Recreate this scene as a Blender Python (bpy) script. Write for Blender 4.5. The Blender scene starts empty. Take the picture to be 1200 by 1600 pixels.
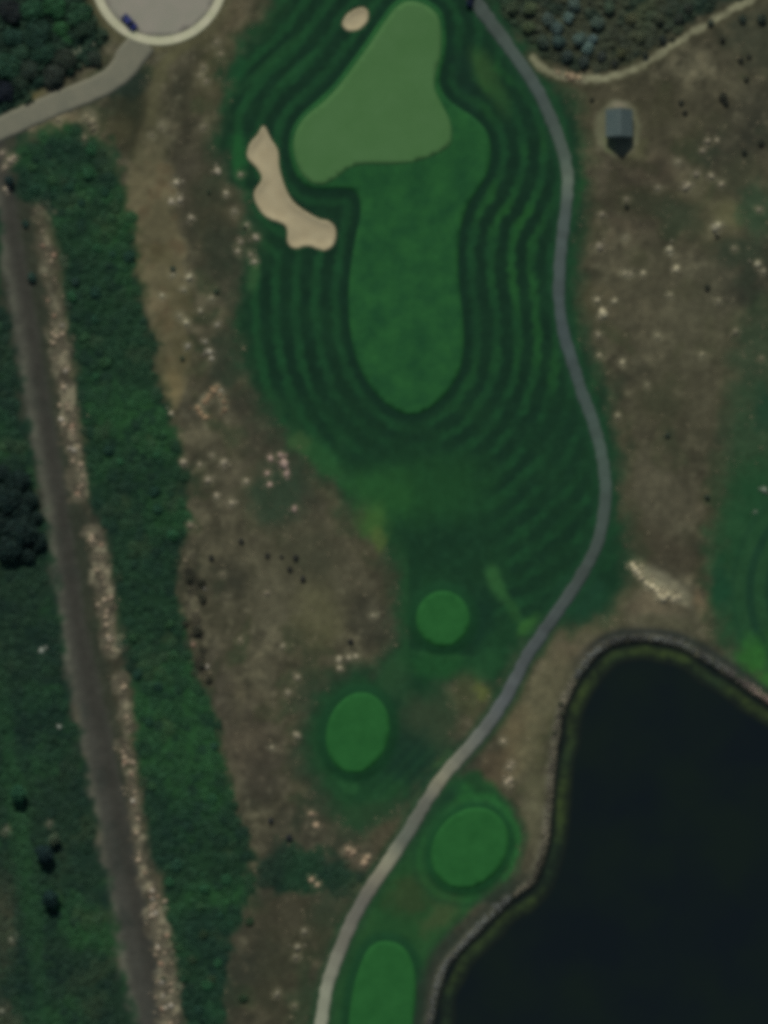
import bpy, math, random
import numpy as np
from mathutils import Vector, Matrix
from mathutils.geometry import delaunay_2d_cdt

SC = bpy.context.scene
COL = SC.collection
rad = math.radians

# ------------------------------------------------------------------ camera, sky, sun, exposure
S = 0.14                      # metres per photo pixel (the place is about 168 x 224 m)
def W(px, py): return ((px - 600.0) * S, (800.0 - py) * S)

cam_d = bpy.data.cameras.new('camera')
cam = bpy.data.objects.new('camera', cam_d); COL.objects.link(cam)
cam.location = (0, 0, 900.0); cam.rotation_euler = (0, 0, 0)
cam_d.sensor_fit = 'VERTICAL'
cam_d.angle = 2 * math.atan(112.0 / 900.0)
cam_d.clip_start = 1.0; cam_d.clip_end = 9000.0
SC.camera = cam

SUN_EL, SUN_AZ = 47.0, -10.0   # the sun stands just west of north
wd = bpy.data.worlds.new('World'); SC.world = wd; wd.use_nodes = True
nt = wd.node_tree; nt.nodes.clear()
wo = nt.nodes.new('ShaderNodeOutputWorld'); bg = nt.nodes.new('ShaderNodeBackground')
sky = nt.nodes.new('ShaderNodeTexSky'); sky.sky_type = 'NISHITA'; sky.sun_disc = False
sky.sun_elevation = rad(SUN_EL); sky.sun_rotation = rad(SUN_AZ)
sky.altitude = 300; sky.air_density = 1.0; sky.dust_density = 1.0
bg.inputs['Strength'].default_value = 0.05
nt.links.new(sky.outputs[0], bg.inputs[0]); nt.links.new(bg.outputs[0], wo.inputs[0])
sl = bpy.data.lights.new('sun', 'SUN'); sl.energy = 2.75; sl.angle = rad(0.5); sl.color = (1.0, 0.95, 0.87)
so = bpy.data.objects.new('sun', sl); COL.objects.link(so)
_sd = Vector((math.cos(rad(SUN_EL)) * math.sin(rad(SUN_AZ)), math.cos(rad(SUN_EL)) * math.cos(rad(SUN_AZ)), math.sin(rad(SUN_EL))))
so.rotation_euler = _sd.to_track_quat('Z', 'Y').to_euler(); so.location = (0, 60, 80)
SC.view_settings.view_transform = 'Standard'; SC.view_settings.look = 'None'
SC.view_settings.gamma = 1.0; SC.view_settings.use_curve_mapping = False
SC.view_settings.exposure = -0.31
SC.render.engine = 'CYCLES'
SC.cycles.pixel_filter_type = 'BLACKMAN_HARRIS'; SC.cycles.filter_width = 6.0   # the soft focus of an aerial survey picture
SC.cycles.use_denoising = False
SC.cycles.max_bounces = 4; SC.cycles.diffuse_bounces = 2; SC.cycles.transparent_max_bounces = 8

KA = 0.62                     # albedo = photo value (linear) / KA
def lin(c):
    c = np.asarray(c, dtype=np.float64) / 255.0
    return np.where(c <= 0.04045, c / 12.92, ((c + 0.055) / 1.055) ** 2.4)
def alb(r, g, b, f=1.0):
    v = np.clip(lin((r, g, b)) / KA * f, 0.002, 0.85)
    return (float(v[0]), float(v[1]), float(v[2]), 1.0)

# ------------------------------------------------------------------ numpy helpers
def _hash(ix, iy, seed):
    h = (ix.astype(np.int64) * 374761393 + iy.astype(np.int64) * 668265263 + seed * 974634777) & 0xFFFFFFFF
    h = ((h ^ (h >> 13)) * 1274126177) & 0xFFFFFFFF
    h = (h ^ (h >> 16)) & 0xFFFFFFFF
    return h.astype(np.float64) / 4294967295.0
def vnoise(x, y, scale, seed):
    # value noise on a turned lattice, -1..1
    a = 0.6 + seed * 1.37
    u = (x * math.cos(a) - y * math.sin(a)) / scale + 1000.3; v = (x * math.sin(a) + y * math.cos(a)) / scale + 1000.7
    iu = np.floor(u); iv = np.floor(v); fu = u - iu; fv = v - iv
    fu = fu * fu * fu * (fu * (fu * 6 - 15) + 10); fv = fv * fv * fv * (fv * (fv * 6 - 15) + 10)
    a0 = _hash(iu, iv, seed); a1 = _hash(iu + 1, iv, seed); b0 = _hash(iu, iv + 1, seed); b1 = _hash(iu + 1, iv + 1, seed)
    return ((a0 * (1 - fu) + a1 * fu) * (1 - fv) + (b0 * (1 - fu) + b1 * fu) * fv) * 2 - 1
def fbm(x, y, scale, seed, octs=3, gain=0.55):
    s = 0; amp = 1; t = 0
    for k in range(octs):
        s = s + amp * vnoise(x, y, scale / (2 ** k), seed * 7 + k); t += amp; amp *= gain
    return s / t
def sstep(a, b, x):
    t = np.clip((x - a) / (b - a), 0, 1); return t * t * (3 - 2 * t)

def smooth_poly(pts, closed=True, step=3.0):
    """Catmull-Rom through the points, resampled about every STEP pixels."""
    P = [np.array(p, dtype=float) for p in pts]; n = len(P); out = []
    rng = range(n) if closed else range(n - 1)
    for i in rng:
        if closed: p0, p1, p2, p3 = P[i - 1], P[i], P[(i + 1) % n], P[(i + 2) % n]
        else: p0, p1, p2, p3 = P[max(i - 1, 0)], P[i], P[i + 1], P[min(i + 2, n - 1)]
        m = max(1, int(round(np.linalg.norm(p2 - p1) / step)))
        for k in range(m):
            t = k / m
            out.append(0.5 * ((2 * p1) + (p2 - p0) * t + (2 * p0 - 5 * p1 + 4 * p2 - p3) * t * t + (3 * p1 - p0 - 3 * p2 + p3) * t ** 3))
    if not closed: out.append(P[-1])
    return np.array(out)
def sdf_poly(X, Y, poly, far=1e4, reach=None):
    """Signed distance in px (negative inside); beyond REACH of the box it is FAR."""
    D = np.full(X.shape, far); A = poly; B = np.roll(poly, -1, axis=0)
    if reach is None: sel = np.ones(X.shape, bool)
    else:
        sel = (X > A[:, 0].min() - reach) & (X < A[:, 0].max() + reach) & (Y > A[:, 1].min() - reach) & (Y < A[:, 1].max() + reach)
    x = X[sel]; y = Y[sel]; d2 = np.full(x.shape, 1e12); ins = np.zeros(x.shape, bool)
    for (ax, ay), (bx, by) in zip(A, B):
        ex, ey = bx - ax, by - ay; L = ex * ex + ey * ey
        if L < 1e-9: continue
        t = np.clip(((x - ax) * ex + (y - ay) * ey) / L, 0, 1)
        dx = x - ax - t * ex; dy = y - ay - t * ey
        d2 = np.minimum(d2, dx * dx + dy * dy)
        if ay != by:
            c = ((ay > y) != (by > y)) & (x < (bx - ax) * (y - ay) / (by - ay) + ax)
            ins ^= c
    d = np.sqrt(d2); d[ins] *= -1
    D[sel] = d
    return D
def dist_line(X, Y, line, reach=80):
    """Distance in px to an open polyline, and the side-signed distance."""
    D = np.full(X.shape, 1e4); A = line[:-1]; B = line[1:]
    sel = (X > line[:, 0].min() - reach) & (X < line[:, 0].max() + reach) & (Y > line[:, 1].min() - reach) & (Y < line[:, 1].max() + reach)
    x = X[sel]; y = Y[sel]; best = np.full(x.shape, 1e12); sg = np.zeros(x.shape); tt = np.zeros(x.shape)
    for i, ((ax, ay), (bx, by)) in enumerate(zip(A, B)):
        ex, ey = bx - ax, by - ay; L = ex * ex + ey * ey
        if L < 1e-9: continue
        t = np.clip(((x - ax) * ex + (y - ay) * ey) / L, 0, 1)
        dx = x - ax - t * ex; dy = y - ay - t * ey; d2 = dx * dx + dy * dy
        m = d2 < best
        best[m] = d2[m]; sg[m] = np.sign(ex * dy - ey * dx)[m]
    D[sel] = np.sqrt(best); G = np.full(X.shape, 1e4); G[sel] = np.sqrt(best) * sg
    return D, G
def ellipse(cx, cy, a, b, deg, n=48):
    t = np.linspace(0, 2 * math.pi, n, endpoint=False); c, s = math.cos(rad(deg)), math.sin(rad(deg))
    return np.stack([cx + a * np.cos(t) * c - b * np.sin(t) * s, cy + a * np.cos(t) * s + b * np.sin(t) * c], 1)

# ------------------------------------------------------------------ outlines, in photo pixels (S metres each)
GREEN = smooth_poly([(640,2),(664,8),(683,24),(689,50),(688,87),(681,113),(679,138),(690,163),(702,187),(706,212),(700,230),(677,243),(647,253),(613,257),(572,257),(545,263),(523,280),(503,289),(483,283),(467,263),(459,233),(462,207),(478,182),(508,157),(533,130),(557,98),(580,66),(600,36),(620,11)])
FAIRWAY = smooth_poly([(640,-6),(668,0),(691,20),(697,50),(695,87),(688,113),(688,134),(700,155),(720,170),(745,187),(761,207),(767,232),(764,262),(752,289),(736,312),(725,337),(718,370),(716,410),(718,450),(723,490),(725,530),(722,565),(711,595),(692,621),(668,640),(645,648),(622,643),(599,627),(578,603),(561,572),(550,535),(545,490),(545,450),(549,410),(556,370),(563,335),(561,310),(549,297),(528,294),(503,296),(478,290),(460,268),(452,235),(455,205),(472,178),(502,151),(527,125),(551,93),(574,61),(594,31),(615,4)])
BUNKER_A = smooth_poly([(412,197),(423,217),(434,236),(437,266),(449,301),(464,321),(496,341),(514,346),(524,358),(522,380),(507,391),(481,384),(462,388),(450,380),(449,360),(443,350),(418,340),(403,323),(397,302),(409,280),(402,263),(387,246),(390,226),(402,211)])
BUNKER_B = smooth_poly([(535,38),(543,22),(562,12),(574,16),(574,32),(562,45),(545,48)])
TEES = [ellipse(692, 967, 42, 44, 0), ellipse(559, 1145, 49, 64, 14), ellipse(734, 1325, 56, 68, 38),
        smooth_poly([(600,1470),(626,1477),(643,1500),(650,1540),(646,1590),(640,1650),(615,1680),(575,1680),(548,1650),(545,1600),(552,1545),(566,1500),(580,1478)])]
PATH = smooth_poly([(690,-80),(716,-40),(738,-4),(766,34),(795,74),(819,108),(842,145),(864,193),(881,240),(887,280),(885,322),(879,370),(874,420),(874,470),(881,520),(895,568),(912,620),(929,665),(940,710),(946,758),(943,810),(930,858),(905,905),(875,950),(846,992),(821,1030),(800,1072),(771,1120),(736,1165),(696,1210),(665,1255),(635,1305),(605,1350),(575,1395),(550,1440),(529,1490),(512,1540),(502,1600),(496,1660),(492,1740)], False)
ROAD = smooth_poly([(226,64),(206,86),(192,108),(165,130),(120,150),(75,168),(30,188),(-15,208),(-90,236),(-200,262)], False)
BULB = (249.0, -36.0)
TRAIL = smooth_poly([(832,92),(852,108),(880,119),(920,124),(960,118),(1000,103),(1050,71),(1100,40),(1160,6),(1230,-34),(1330,-80)], False)
SERVICE = smooth_poly([(-30,120),(-12,220),(4,310),(16,390),(34,480),(50,580),(66,680),(84,780),(97,880),(112,980),(132,1080),(152,1180),(172,1280),(190,1380),(210,1480),(238,1600),(262,1720)], False)
TRACK_L = smooth_poly([(330,-80),(330,0),(300,50),(262,95),(240,150),(236,215),(236,280),(243,360),(258,450),(270,540),(272,610),(270,640)], False)
STONELINE = smooth_poly([(1480,1330),(1400,1250),(1300,1160),(1197,1092),(1153,1062),(1100,1027),(1053,1004),(1007,998),(960,1003),(931,1020),(908,1047),(888,1083),(877,1112),(869,1150),(864,1193),(860,1233),(856,1283),(850,1327),(835,1371),(820,1387),(797,1404),(767,1432),(730,1470),(697,1508),(683,1547),(673,1593),(664,1650),(668,1760),(690,1860)], False, 4.0)
POND = np.vstack([STONELINE, np.array([(690, 2060), (1700, 2060), (1700, 1500)])])
ROUGH = smooth_poly([(430,-80),(432,0),(408,38),(378,78),(362,108),(356,170),(346,225),(362,262),(386,300),(396,345),(400,385),(384,430),(374,500),(380,560),(404,612),(438,660),(478,705),(520,748),(556,792),(588,842),(612,885),(626,925),(628,965),(618,1010),(590,1050),(545,1058),(500,1088),(478,1140),(488,1195),(515,1250),(556,1288),(600,1268),(640,1240),(690,1180),(700,1120),(690,1075),(720,1060),(768,1075),(790,1060),(812,1020),(850,980),(890,975),(935,962),(974,920),(984,885),(974,850),(963,790),(958,700),(940,625),(916,552),(893,492),(895,420),(906,330),(901,235),(876,150),(848,110),(810,60),(770,5),(740,-80)], step=5.0)
ROUGH_S = smooth_poly([(735,1205),(762,1222),(790,1248),(808,1290),(804,1335),(775,1378),(735,1425),(690,1470),(668,1520),(655,1600),(650,1720),(490,1720),(505,1600),(530,1500),(575,1405),(625,1325),(680,1245)], step=5.0)
THICKS = [
 smooth_poly([(18,240),(60,212),(110,203),(150,212),(178,245),(194,290),(203,350),(216,430),(234,520),(252,620),(272,680),(288,750),(290,820),(276,880),(280,950),(296,1020),(318,1080),(340,1150),(356,1230),(378,1300),(392,1370),(376,1430),(352,1520),(345,1640),(300,1700),(290,1600),(268,1480),(250,1390),(232,1290),(216,1190),(206,1100),(190,1010),(178,920),(168,830),(138,780),(130,690),(118,600),(104,500),(98,410),(80,350),(30,290)], step=6.0),
 smooth_poly([(-280,330),(-30,330),(-10,420),(12,500),(28,600),(42,700),(62,800),(74,880),(88,980),(106,1090),(128,1190),(146,1290),(162,1390),(178,1480),(205,1600),(225,1720),(-280,1780)], step=6.0),
 smooth_poly([(-280,-200),(60,-200),(136,-60),(150,10),(166,52),(150,86),(108,116),(66,140),(20,165),(-60,192),(-280,220)], step=6.0),
 smooth_poly([(760,-200),(1240,-200),(1180,-30),(1110,12),(1045,58),(985,94),(920,112),(866,104),(835,84),(800,40),(768,-10)], step=6.0),
 smooth_poly([(404,1345),(450,1322),(520,1340),(566,1366),(556,1400),(500,1392),(440,1384),(404,1390)], step=6.0)]
PAD = ellipse(965, 201, 37, 45, 0)

# ------------------------------------------------------------------ the ground grid
STEP = 2.5
gx = np.arange(-260, 1460.1, STEP); gy = np.arange(-260, 1860.1, STEP)
X, Y = np.meshgrid(gx, gy)
NX, NY = len(gx), len(gy)
wob = fbm(X, Y, 22, 3, 3) * 7          # ragged edges
wob2 = fbm(X, Y, 9, 5, 2) * 3
d_green = sdf_poly(X, Y, GREEN, reach=200)
d_fair = sdf_poly(X, Y, FAIRWAY)
d_bA = sdf_poly(X, Y, BUNKER_A, reach=60); d_bB = sdf_poly(X, Y, BUNKER_B, reach=60)
d_tees = [sdf_poly(X, Y, t, reach=120) for t in TEES]
d_path, g_path = dist_line(X, Y, PATH, 120)
d_road, _ = dist_line(X, Y, ROAD, 80)
d_bulb = np.hypot(X - BULB[0], Y - BULB[1])
d_trail, g_trail = dist_line(X, Y, TRAIL, 60)
d_serv, g_serv = dist_line(X, Y, SERVICE, 90)
d_trk, _ = dist_line(X, Y, TRACK_L, 80)
d_pond = sdf_poly(X, Y, POND)
d_rough = sdf_poly(X, Y, ROUGH); d_roughS = sdf_poly(X, Y, ROUGH_S)
d_thick = [sdf_poly(X, Y, t, reach=150) for t in THICKS]
d_pad = sdf_poly(X, Y, PAD, reach=60)

# heights (metres)
Hh = 0.55 * fbm(X, Y, 330, 11, 2) + 0.10 * fbm(X, Y, 70, 12, 2)
Hh += 0.35 * np.exp(-np.maximum(d_green, 0) ** 2 / 30 ** 2)
for d in d_tees: Hh += 0.45 * (1 - sstep(0, 16, d))
nat = sstep(0, 30, d_rough) * sstep(0, 30, d_roughS)
Hh += 0.05 * fbm(X, Y, 14, 14, 2) * nat
Hh += -0.55 * (1 - sstep(-14, 3, d_bA)) - 0.45 * (1 - sstep(-9, 2, d_bB))
Hh += 0.10 * np.exp(-((d_bA - 4) / 5) ** 2) + 0.08 * np.exp(-((d_bB - 4) / 4) ** 2)
fl = sstep(0, 60, d_pond)
Hh = Hh * (0.25 + 0.75 * fl)
Hh -= 2.6 * (1 - sstep(-30, 6, d_pond)) 
for (dd, w) in ((d_path, 12), (d_road, 22)):
    pass
WATER_Z = -1.05
def Hat(px, py):
    u = np.clip((np.asarray(px, float) - gx[0]) / STEP, 0, NX - 1.001); v = np.clip((np.asarray(py, float) - gy[0]) / STEP, 0, NY - 1.001)
    iu = u.astype(int); iv = v.astype(int); fu = u - iu; fv = v - iv
    return (Hh[iv, iu] * (1 - fu) + Hh[iv, iu + 1] * fu) * (1 - fv) + (Hh[iv + 1, iu] * (1 - fu) + Hh[iv + 1, iu + 1] * fu) * fv

# ------------------------------------------------------------------ ground colours (what grows or lies there)
C = np.zeros(X.shape + (3,))
def mixin(col, m):
    global C
    m = np.clip(m, 0, 1)[..., None]; C = C * (1 - m) + np.asarray(col, float) * m
GRIT = [(253,198),(238,212),(318,199),(322,127),(318,105),(338,66),(345,84),(311,118),(340,267),(275,285),(268,314),(281,312),(298,340),(353,302),(376,272),(366,330),(400,371),(376,378),(372,392),(397,409),(385,352),(392,398),(295,433),(287,453),(270,430),(253,462),(331,466),(313,486),(291,504),(281,494),(340,508),(321,534),(327,549),(330,560),(294,541),(345,610),(309,637),(314,646),(321,652),(319,627),(326,618),(334,610),(344,617),(350,628),(351,640),(324,624),(340,604),(287,722),(350,722),(325,750),(338,775),(362,786),(385,752),(331,712),(312,726),(438,711),(443,725),(423,716),(447,740),(421,757),(460,795),(418,740),(297,820),(417,927),(348,898),(375,1000),(530,1030),(545,1028),(556,1026),(531,1044),(465,1059),(450,1082),(464,1150),(442,1010),(583,962),(425,1168),(487,1272),(494,1290),(545,1328),(552,1332),(569,1348),(574,1340),(487,1375),(496,1383),(475,1455),(465,1480),(462,1495),(433,1553),(460,1572),(1105,221),(1097,236),(1120,219),(1060,253),(1088,272),(1112,276),(1071,293),(1076,289),(1028,294),(1127,288),(1117,356),(1122,352),(1186,328),(1046,390),(1184,412),(1193,424),(1148,389),(941,335),(937,385),(979,312),(977,372),(986,428),(933,469),(942,489),(938,495),(935,523),(960,470),(977,427),(1005,427),(1057,420),(1047,461),(937,556),(973,566),(1122,471),(1149,518),(1028,525),(1097,554),(965,650),(1012,602),(1190,560),(993,890),(988,883),(1003,903),(1011,912),(1019,916),(1027,922),(1037,934),(1044,930),(1053,936),(1061,934),(1030,930),(998,896),(797,1218),(792,1222),(796,1199),(800,1192),(786,1158),(18,1468),(3,1580),(10,1296),(78,1286),(16,252),(8,262),(22,246),(4,240),(10,296),(143,190),(146,200),(132,216),(91,188),(136,182),(886,117),(894,120),(905,122),(872,113)]
def blob(x, y, rx, ry, deg, col, s=1.0, soft=0.6, rag=1.0):
    c, sn = math.cos(rad(deg)), math.sin(rad(deg)); dx = X - x; dy = Y - y
    u = (dx * c + dy * sn) / rx; v = (-dx * sn + dy * c) / ry
    r = np.sqrt(u * u + v * v) + rag * (2.2 * wob + 1.6 * wob2) / (rx + ry) * 1.6
    mixin(col, s * (1 - sstep(1 - soft, 1 + soft * 0.6, r)))

n60 = fbm(X, Y, 75, 21, 4); n18 = fbm(X, Y, 20, 22, 3); n6 = fbm(X, Y, 7, 23, 2); n40 = fbm(X, Y, 44, 24, 3)
mixin((70, 66, 50), np.ones(X.shape))
n12 = fbm(X, Y, 11, 25, 3); n90 = fbm(X, Y, 110, 26, 3)
mixin((84, 79, 60), sstep(0.0, 0.6, n60)); mixin((54, 56, 43), sstep(0.0, 0.55, -n60))
mixin((96, 88, 66), 0.55 * sstep(0.1, 0.6, n18)); mixin((50, 50, 39), 0.6 * sstep(0.1, 0.6, -n18))
mixin((78, 69, 51), 0.4 * sstep(0.1, 0.7, n90))
mixin((46, 58, 40), 0.65 * sstep(0.08, 0.5, -n40)); mixin((44, 48, 40), .5 * sstep(.1, .5, -n90))
mixin((104, 96, 74), 0.4 * sstep(0.3, 0.7, n12)); mixin((40, 44, 34), 0.4 * sstep(0.3, 0.7, -n12))
# left dry ground
blob(470, 900, 90, 120, -25, (78, 74, 56), .6); blob(500, 960, 40, 60, -20, (86, 84, 58), .6)
blob(390, 760, 70, 60, 30, (78, 72, 55), .6); blob(330, 1080, 35, 90, -8, (60, 56, 46), .6)
blob(400, 1170, 50, 80, -15, (66, 58, 46), .6); blob(300, 300, 50, 70, 0, (62, 58, 46), .7)
blob(330, 340, 40, 90, 0, (56, 58, 42), .6); blob(350, 560, 30, 60, 0, (46, 54, 42), .7); blob(345, 385, 34, 46, 0, (46, 52, 40), .8); blob(300, 355, 16, 40, 0, (52, 54, 42), .6); blob(325, 300, 26, 26, 0, (50, 56, 42), .6)
blob(350, 35, 36, 7, -48, (44, 50, 34), .7, rag=.3); blob(325, 62, 30, 6, -42, (50, 54, 36), .6, rag=.3)
blob(340, 110, 40, 70, 20, (78, 72, 50), .55); blob(360, 30, 26, 55, 35, (92, 80, 58), .6)
blob(300, 640, 30, 22, 0, (52, 52, 42), .6)
blob(430, 775, 50, 60, 40, (40, 58, 42), .8); blob(480, 860, 60, 50, 45, (56, 60, 46), .6)
blob(212, 175, 40, 44, 0, (42, 47, 34), .95); blob(205, 130, 34, 22, -25, (34, 45, 36), .95); blob(200, 215, 26, 30, 0, (48, 50, 36), .8)
blob(180, 200, 30, 26, 0, (70, 66, 46), .5)
blob(290, 70, 70, 10, -40, (70, 72, 46), .6)
blob(455, 1440, 64, 60, 0, (62, 59, 44), .6); blob(510, 1420, 26, 40, 30, (46, 58, 42), .6); blob(430, 1540, 40, 70, 0, (54, 56, 42), .7); blob(480, 1590, 36, 60, 0, (40, 56, 38), .7)
blob(310, 1480, 30, 40, 0, (58, 58, 42), .7); blob(330, 1560, 40, 60, 0, (46, 56, 42), .7)
# right dry ground
blob(1010, 180, 130, 60, 0, (66, 62, 46), .7); blob(1000, 300, 90, 70, 0, (62, 54, 42), .6)
blob(1110, 340, 90, 50, 20, (80, 78, 56), .6); blob(1025, 320, 80, 26, 5, (50, 54, 40), .85); blob(1060, 345, 40, 30, 20, (50, 60, 44), .7); blob(1155, 395, 50, 26, 0, (46, 56, 42), .8); blob(1140, 335, 34, 26, 30, (92, 90, 62), .7); blob(1080, 290, 26, 24, 0, (92, 84, 62), .6); blob(935, 470, 34, 26, 30, (92, 82, 58), .7); blob(1000, 235, 14, 20, 0, (80, 84, 58), .6)
blob(1100, 450, 50, 50, 0, (74, 74, 58), .5)
blob(1010, 470, 90, 80, 0, (78, 72, 54), .7); blob(1070, 620, 90, 90, 0, (68, 66, 50), .7)
blob(1030, 780, 60, 80, 0, (74, 70, 54), .7); blob(1090, 520, 60, 60, 0, (78, 76, 58), .5)
blob(1160, 280, 40, 40, 0, (56, 62, 46), .6)
blob(1185, 330, 36, 46, 0, (44, 66, 46), .7); blob(1180, 60, 50, 60, 0, (60, 64, 50), .6)
blob(1195, 560, 60, 90, 0, (46, 62, 44), .8); blob(1180, 700, 60, 110, 0, (42, 66, 44), .85); blob(1155, 790, 45, 90, 15, (38, 64, 40), .8)
blob(1195, 640, 20, 40, 0, (30, 60, 42), .7); blob(1120, 740, 20, 40, 0, (56, 66, 46), .6)
blob(1015, 850, 50, 44, 30, (62, 58, 44), .8); blob(1060, 870, 60, 26, 35, (64, 58, 44), .7)
# sand around the pond head
blob(1010, 945, 110, 40, 5, (92, 82, 62), .85); blob(900, 1000, 70, 40, -35, (98, 86, 64), .85); blob(845, 1090, 36, 80, 25, (92, 86, 62), .85)
blob(815, 1170, 34, 60, 20, (98, 90, 64), .85); blob(835, 1260, 20, 70, 4, (86, 84, 62), .85); blob(800, 1140, 26, 40, 25, (86, 76, 54), .7)
blob(775, 1195, 34, 30, 20, (78, 66, 48), .7)
blob(1034, 908, 76, 14, 34, (112, 105, 82), .85, rag=1); blob(1030, 914, 56, 6, 36, (138, 128, 100), .7, rag=.5); blob(998, 888, 22, 12, 50, (132, 118, 92), .8, rag=.6); blob(1095, 940, 14, 26, -15, (112, 90, 66), .75)
blob(1050, 975, 70, 14, 8, (70, 72, 54), .6)
blob(1045, 680, 14, 12, 0, (46, 54, 40), .6); blob(1030, 630, 40, 30, 0, (52, 58, 42), .5)
# bright green corner at right, mown in arcs round a green beyond the frame
mg = 1 - sstep(-34, 34, sdf_poly(X, Y, smooth_poly([(1140,790),(1180,740),(1500,700),(1500,1300),(1320,1170),(1200,1078),(1160,1040),(1118,988),(1106,930),(1112,880)], step=8), reach=80) + wob * 3.2)
mixin((31, 66, 40), mg * 0.95); mixin((38, 72, 44), mg * .6 * sstep(0, .5, n40))
rr = np.hypot((X - 1310), (Y - 925) * 0.9)
mixin((23, 52, 37), mg * 0.7 * sstep(-0.2, 0.7, np.cos((rr - 138) / 30 * 2 * math.pi)) * (1 - sstep(150, 175, rr)))
blob(1180, 1025, 30, 34, 0, (44, 96, 38), .7); blob(1195, 1065, 30, 20, 40, (52, 104, 40), .6); blob(1128, 920, 16, 40, -10, (24, 60, 40), .7)
# track and tan strip
w_t = np.interp(Y, [0, 100, 200, 260, 300, 420, 540, 600, 640], [14, 14, 18, 30, 40, 42, 26, 22, 8])
cx_t = np.interp(Y, [-80, 0, 50, 95, 150, 215, 280, 360, 450, 540, 610, 640], [340, 340, 305, 264, 240, 236, 234, 240, 256, 272, 274, 268])
m_strip = (1 - sstep(-6, 9, np.abs(X - cx_t) - w_t + wob * np.where(X > cx_t, 1.9, .6) + np.where(X > cx_t, 8 * n12, 0))) * (Y < 655) * (Y > 80)
mixin((92, 84, 60), m_strip * np.interp(Y, [80, 180, 260, 340, 560, 650], [.25, .3, .85, .95, .95, 1]))
mixin((82, 70, 50), m_strip * 0.8 * sstep(0.0, .5, n18) * (Y > 250)); mixin((78, 72, 48), m_strip * 0.6 * sstep(0.0, .5, -n40) * (Y > 380))
mixin((106, 96, 70), m_strip * 0.5 * sstep(0.1, .6, n40) * (Y > 250))
blob(270, 600, 16, 30, 0, (112, 98, 66), .8, rag=.5)
mixin((84, 80, 56), 0.6 * (1 - sstep(4, 12, d_trk + wob * .4)) * (Y < 200))
# beside the road
blob(40, 160, 44, 12, -38, (96, 86, 52), .8, rag=.5); blob(108, 188, 48, 12, -14, (110, 98, 72), .85, rag=.6); blob(60, 205, 50, 12, -25, (104, 94, 70), .8, rag=.6); blob(8, 240, 14, 40, 0, (118, 106, 84), .8, rag=.6)
blob(140, 185, 16, 24, 0, (104, 100, 78), .6)
# service road bed and verges
mixin((44, 50, 40), 0.8 * (1 - sstep(36, 60, d_serv + wob)))
w_s = np.interp(Y, [200, 400, 800, 1200, 1600], [19, 19, 20, 29, 40])
m_serv = 1 - sstep(-9, 9, d_serv - w_s + wob * .7)
mixin((61, 62, 55), m_serv); mixin((44, 50, 44), m_serv * .5 * sstep(0, .5, n40))
mixin((82, 84, 71), m_serv * 0.95 * np.exp(-((g_serv - 0.62 * w_s) / np.interp(Y, [300, 900, 1100, 1600], [13, 12, 8, 9])) ** 2) * (0.75 + 0.6 * n18))
mixin((48, 48, 42), m_serv * 0.6 * np.exp(-((g_serv + 0.5 * w_s) / 12.0) ** 2))
mixin((84, 80, 62), m_serv * 0.8 * np.exp(-((g_serv - 0.8 * w_s) / 6.0) ** 2) * ((Y > 1060)) * sstep(-.2, .5, n40))
# thicket floors
for i, d in enumerate(d_thick):
    m = 1 - sstep(-10, 14, d + wob * 2.4 + 6 * n12)
    mixin(((28, 51, 34), (28, 47, 34), (27, 44, 33), (50, 55, 42), (36, 56, 39))[i], m if i != 4 else .8 * (1 - sstep(-22, 16, d + 3 * wob)))
    mixin((36, 72, 39), m * 0.8 * sstep(-.1, .45, n60) * (i not in (2, 3))); mixin((23, 43, 34), m * .6 * sstep(-.05, .4, -n90)); mixin((50, 62, 42), m * 0.5 * sstep(0.25, .6, n40)); mixin((20, 38, 32), m * .6 * sstep(.1, .5, -n18))
blob(30, 1300, 20, 300, -8, (36, 70, 40), .6); blob(5, 1440, 22, 90, 0, (62, 62, 48), .7); blob(8, 1590, 22, 40, 0, (60, 58, 46), .6)
# rubble strip beds
STRIPS = [smooth_poly(p, False) for p in ([(62,325),(75,400),(86,470),(95,540),(102,600),(113,680),(126,775)], [(146,830),(160,900),(167,960),(172,1020)], [(190,1060),(202,1136)], [(192,1165),(208,1230),(214,1300),(224,1365)], [(236,1385),(250,1470),(260,1540),(268,1640)], [(292,870),(303,930),(306,980),(322,1060)])]
STRIP_W = [16, 15, 10, 11, 19, 15]
d_str = []
for k, (ln, w) in enumerate(zip(STRIPS, STRIP_W)):
    d, _ = dist_line(X, Y, ln, 50); d_str.append(d)
    m = 1 - sstep(-5, 7, d - w * .8 + wob * 1.5 + 9 * n12 + 5 * n18)
    if k == 0: m = m * np.interp(Y, [320, 400, 500, 540], [.45, .7, .7, 1])
    mixin((86, 79, 62) if k < 5 else (60, 60, 45), m * .9)
    mixin((134, 123, 96) if k < 5 else (100, 92, 70), m * sstep(-.1, .4, fbm(X, Y, 13, 31 + k, 3)) * .75); mixin((56, 52, 42), m * sstep(.0, .4, -fbm(X, Y, 15, 41 + k, 2)) * .6)
    if k == 5: mixin((34, 36, 30), m * sstep(.1, .4, fbm(X, Y, 18, 61, 2)) * .8)
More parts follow.
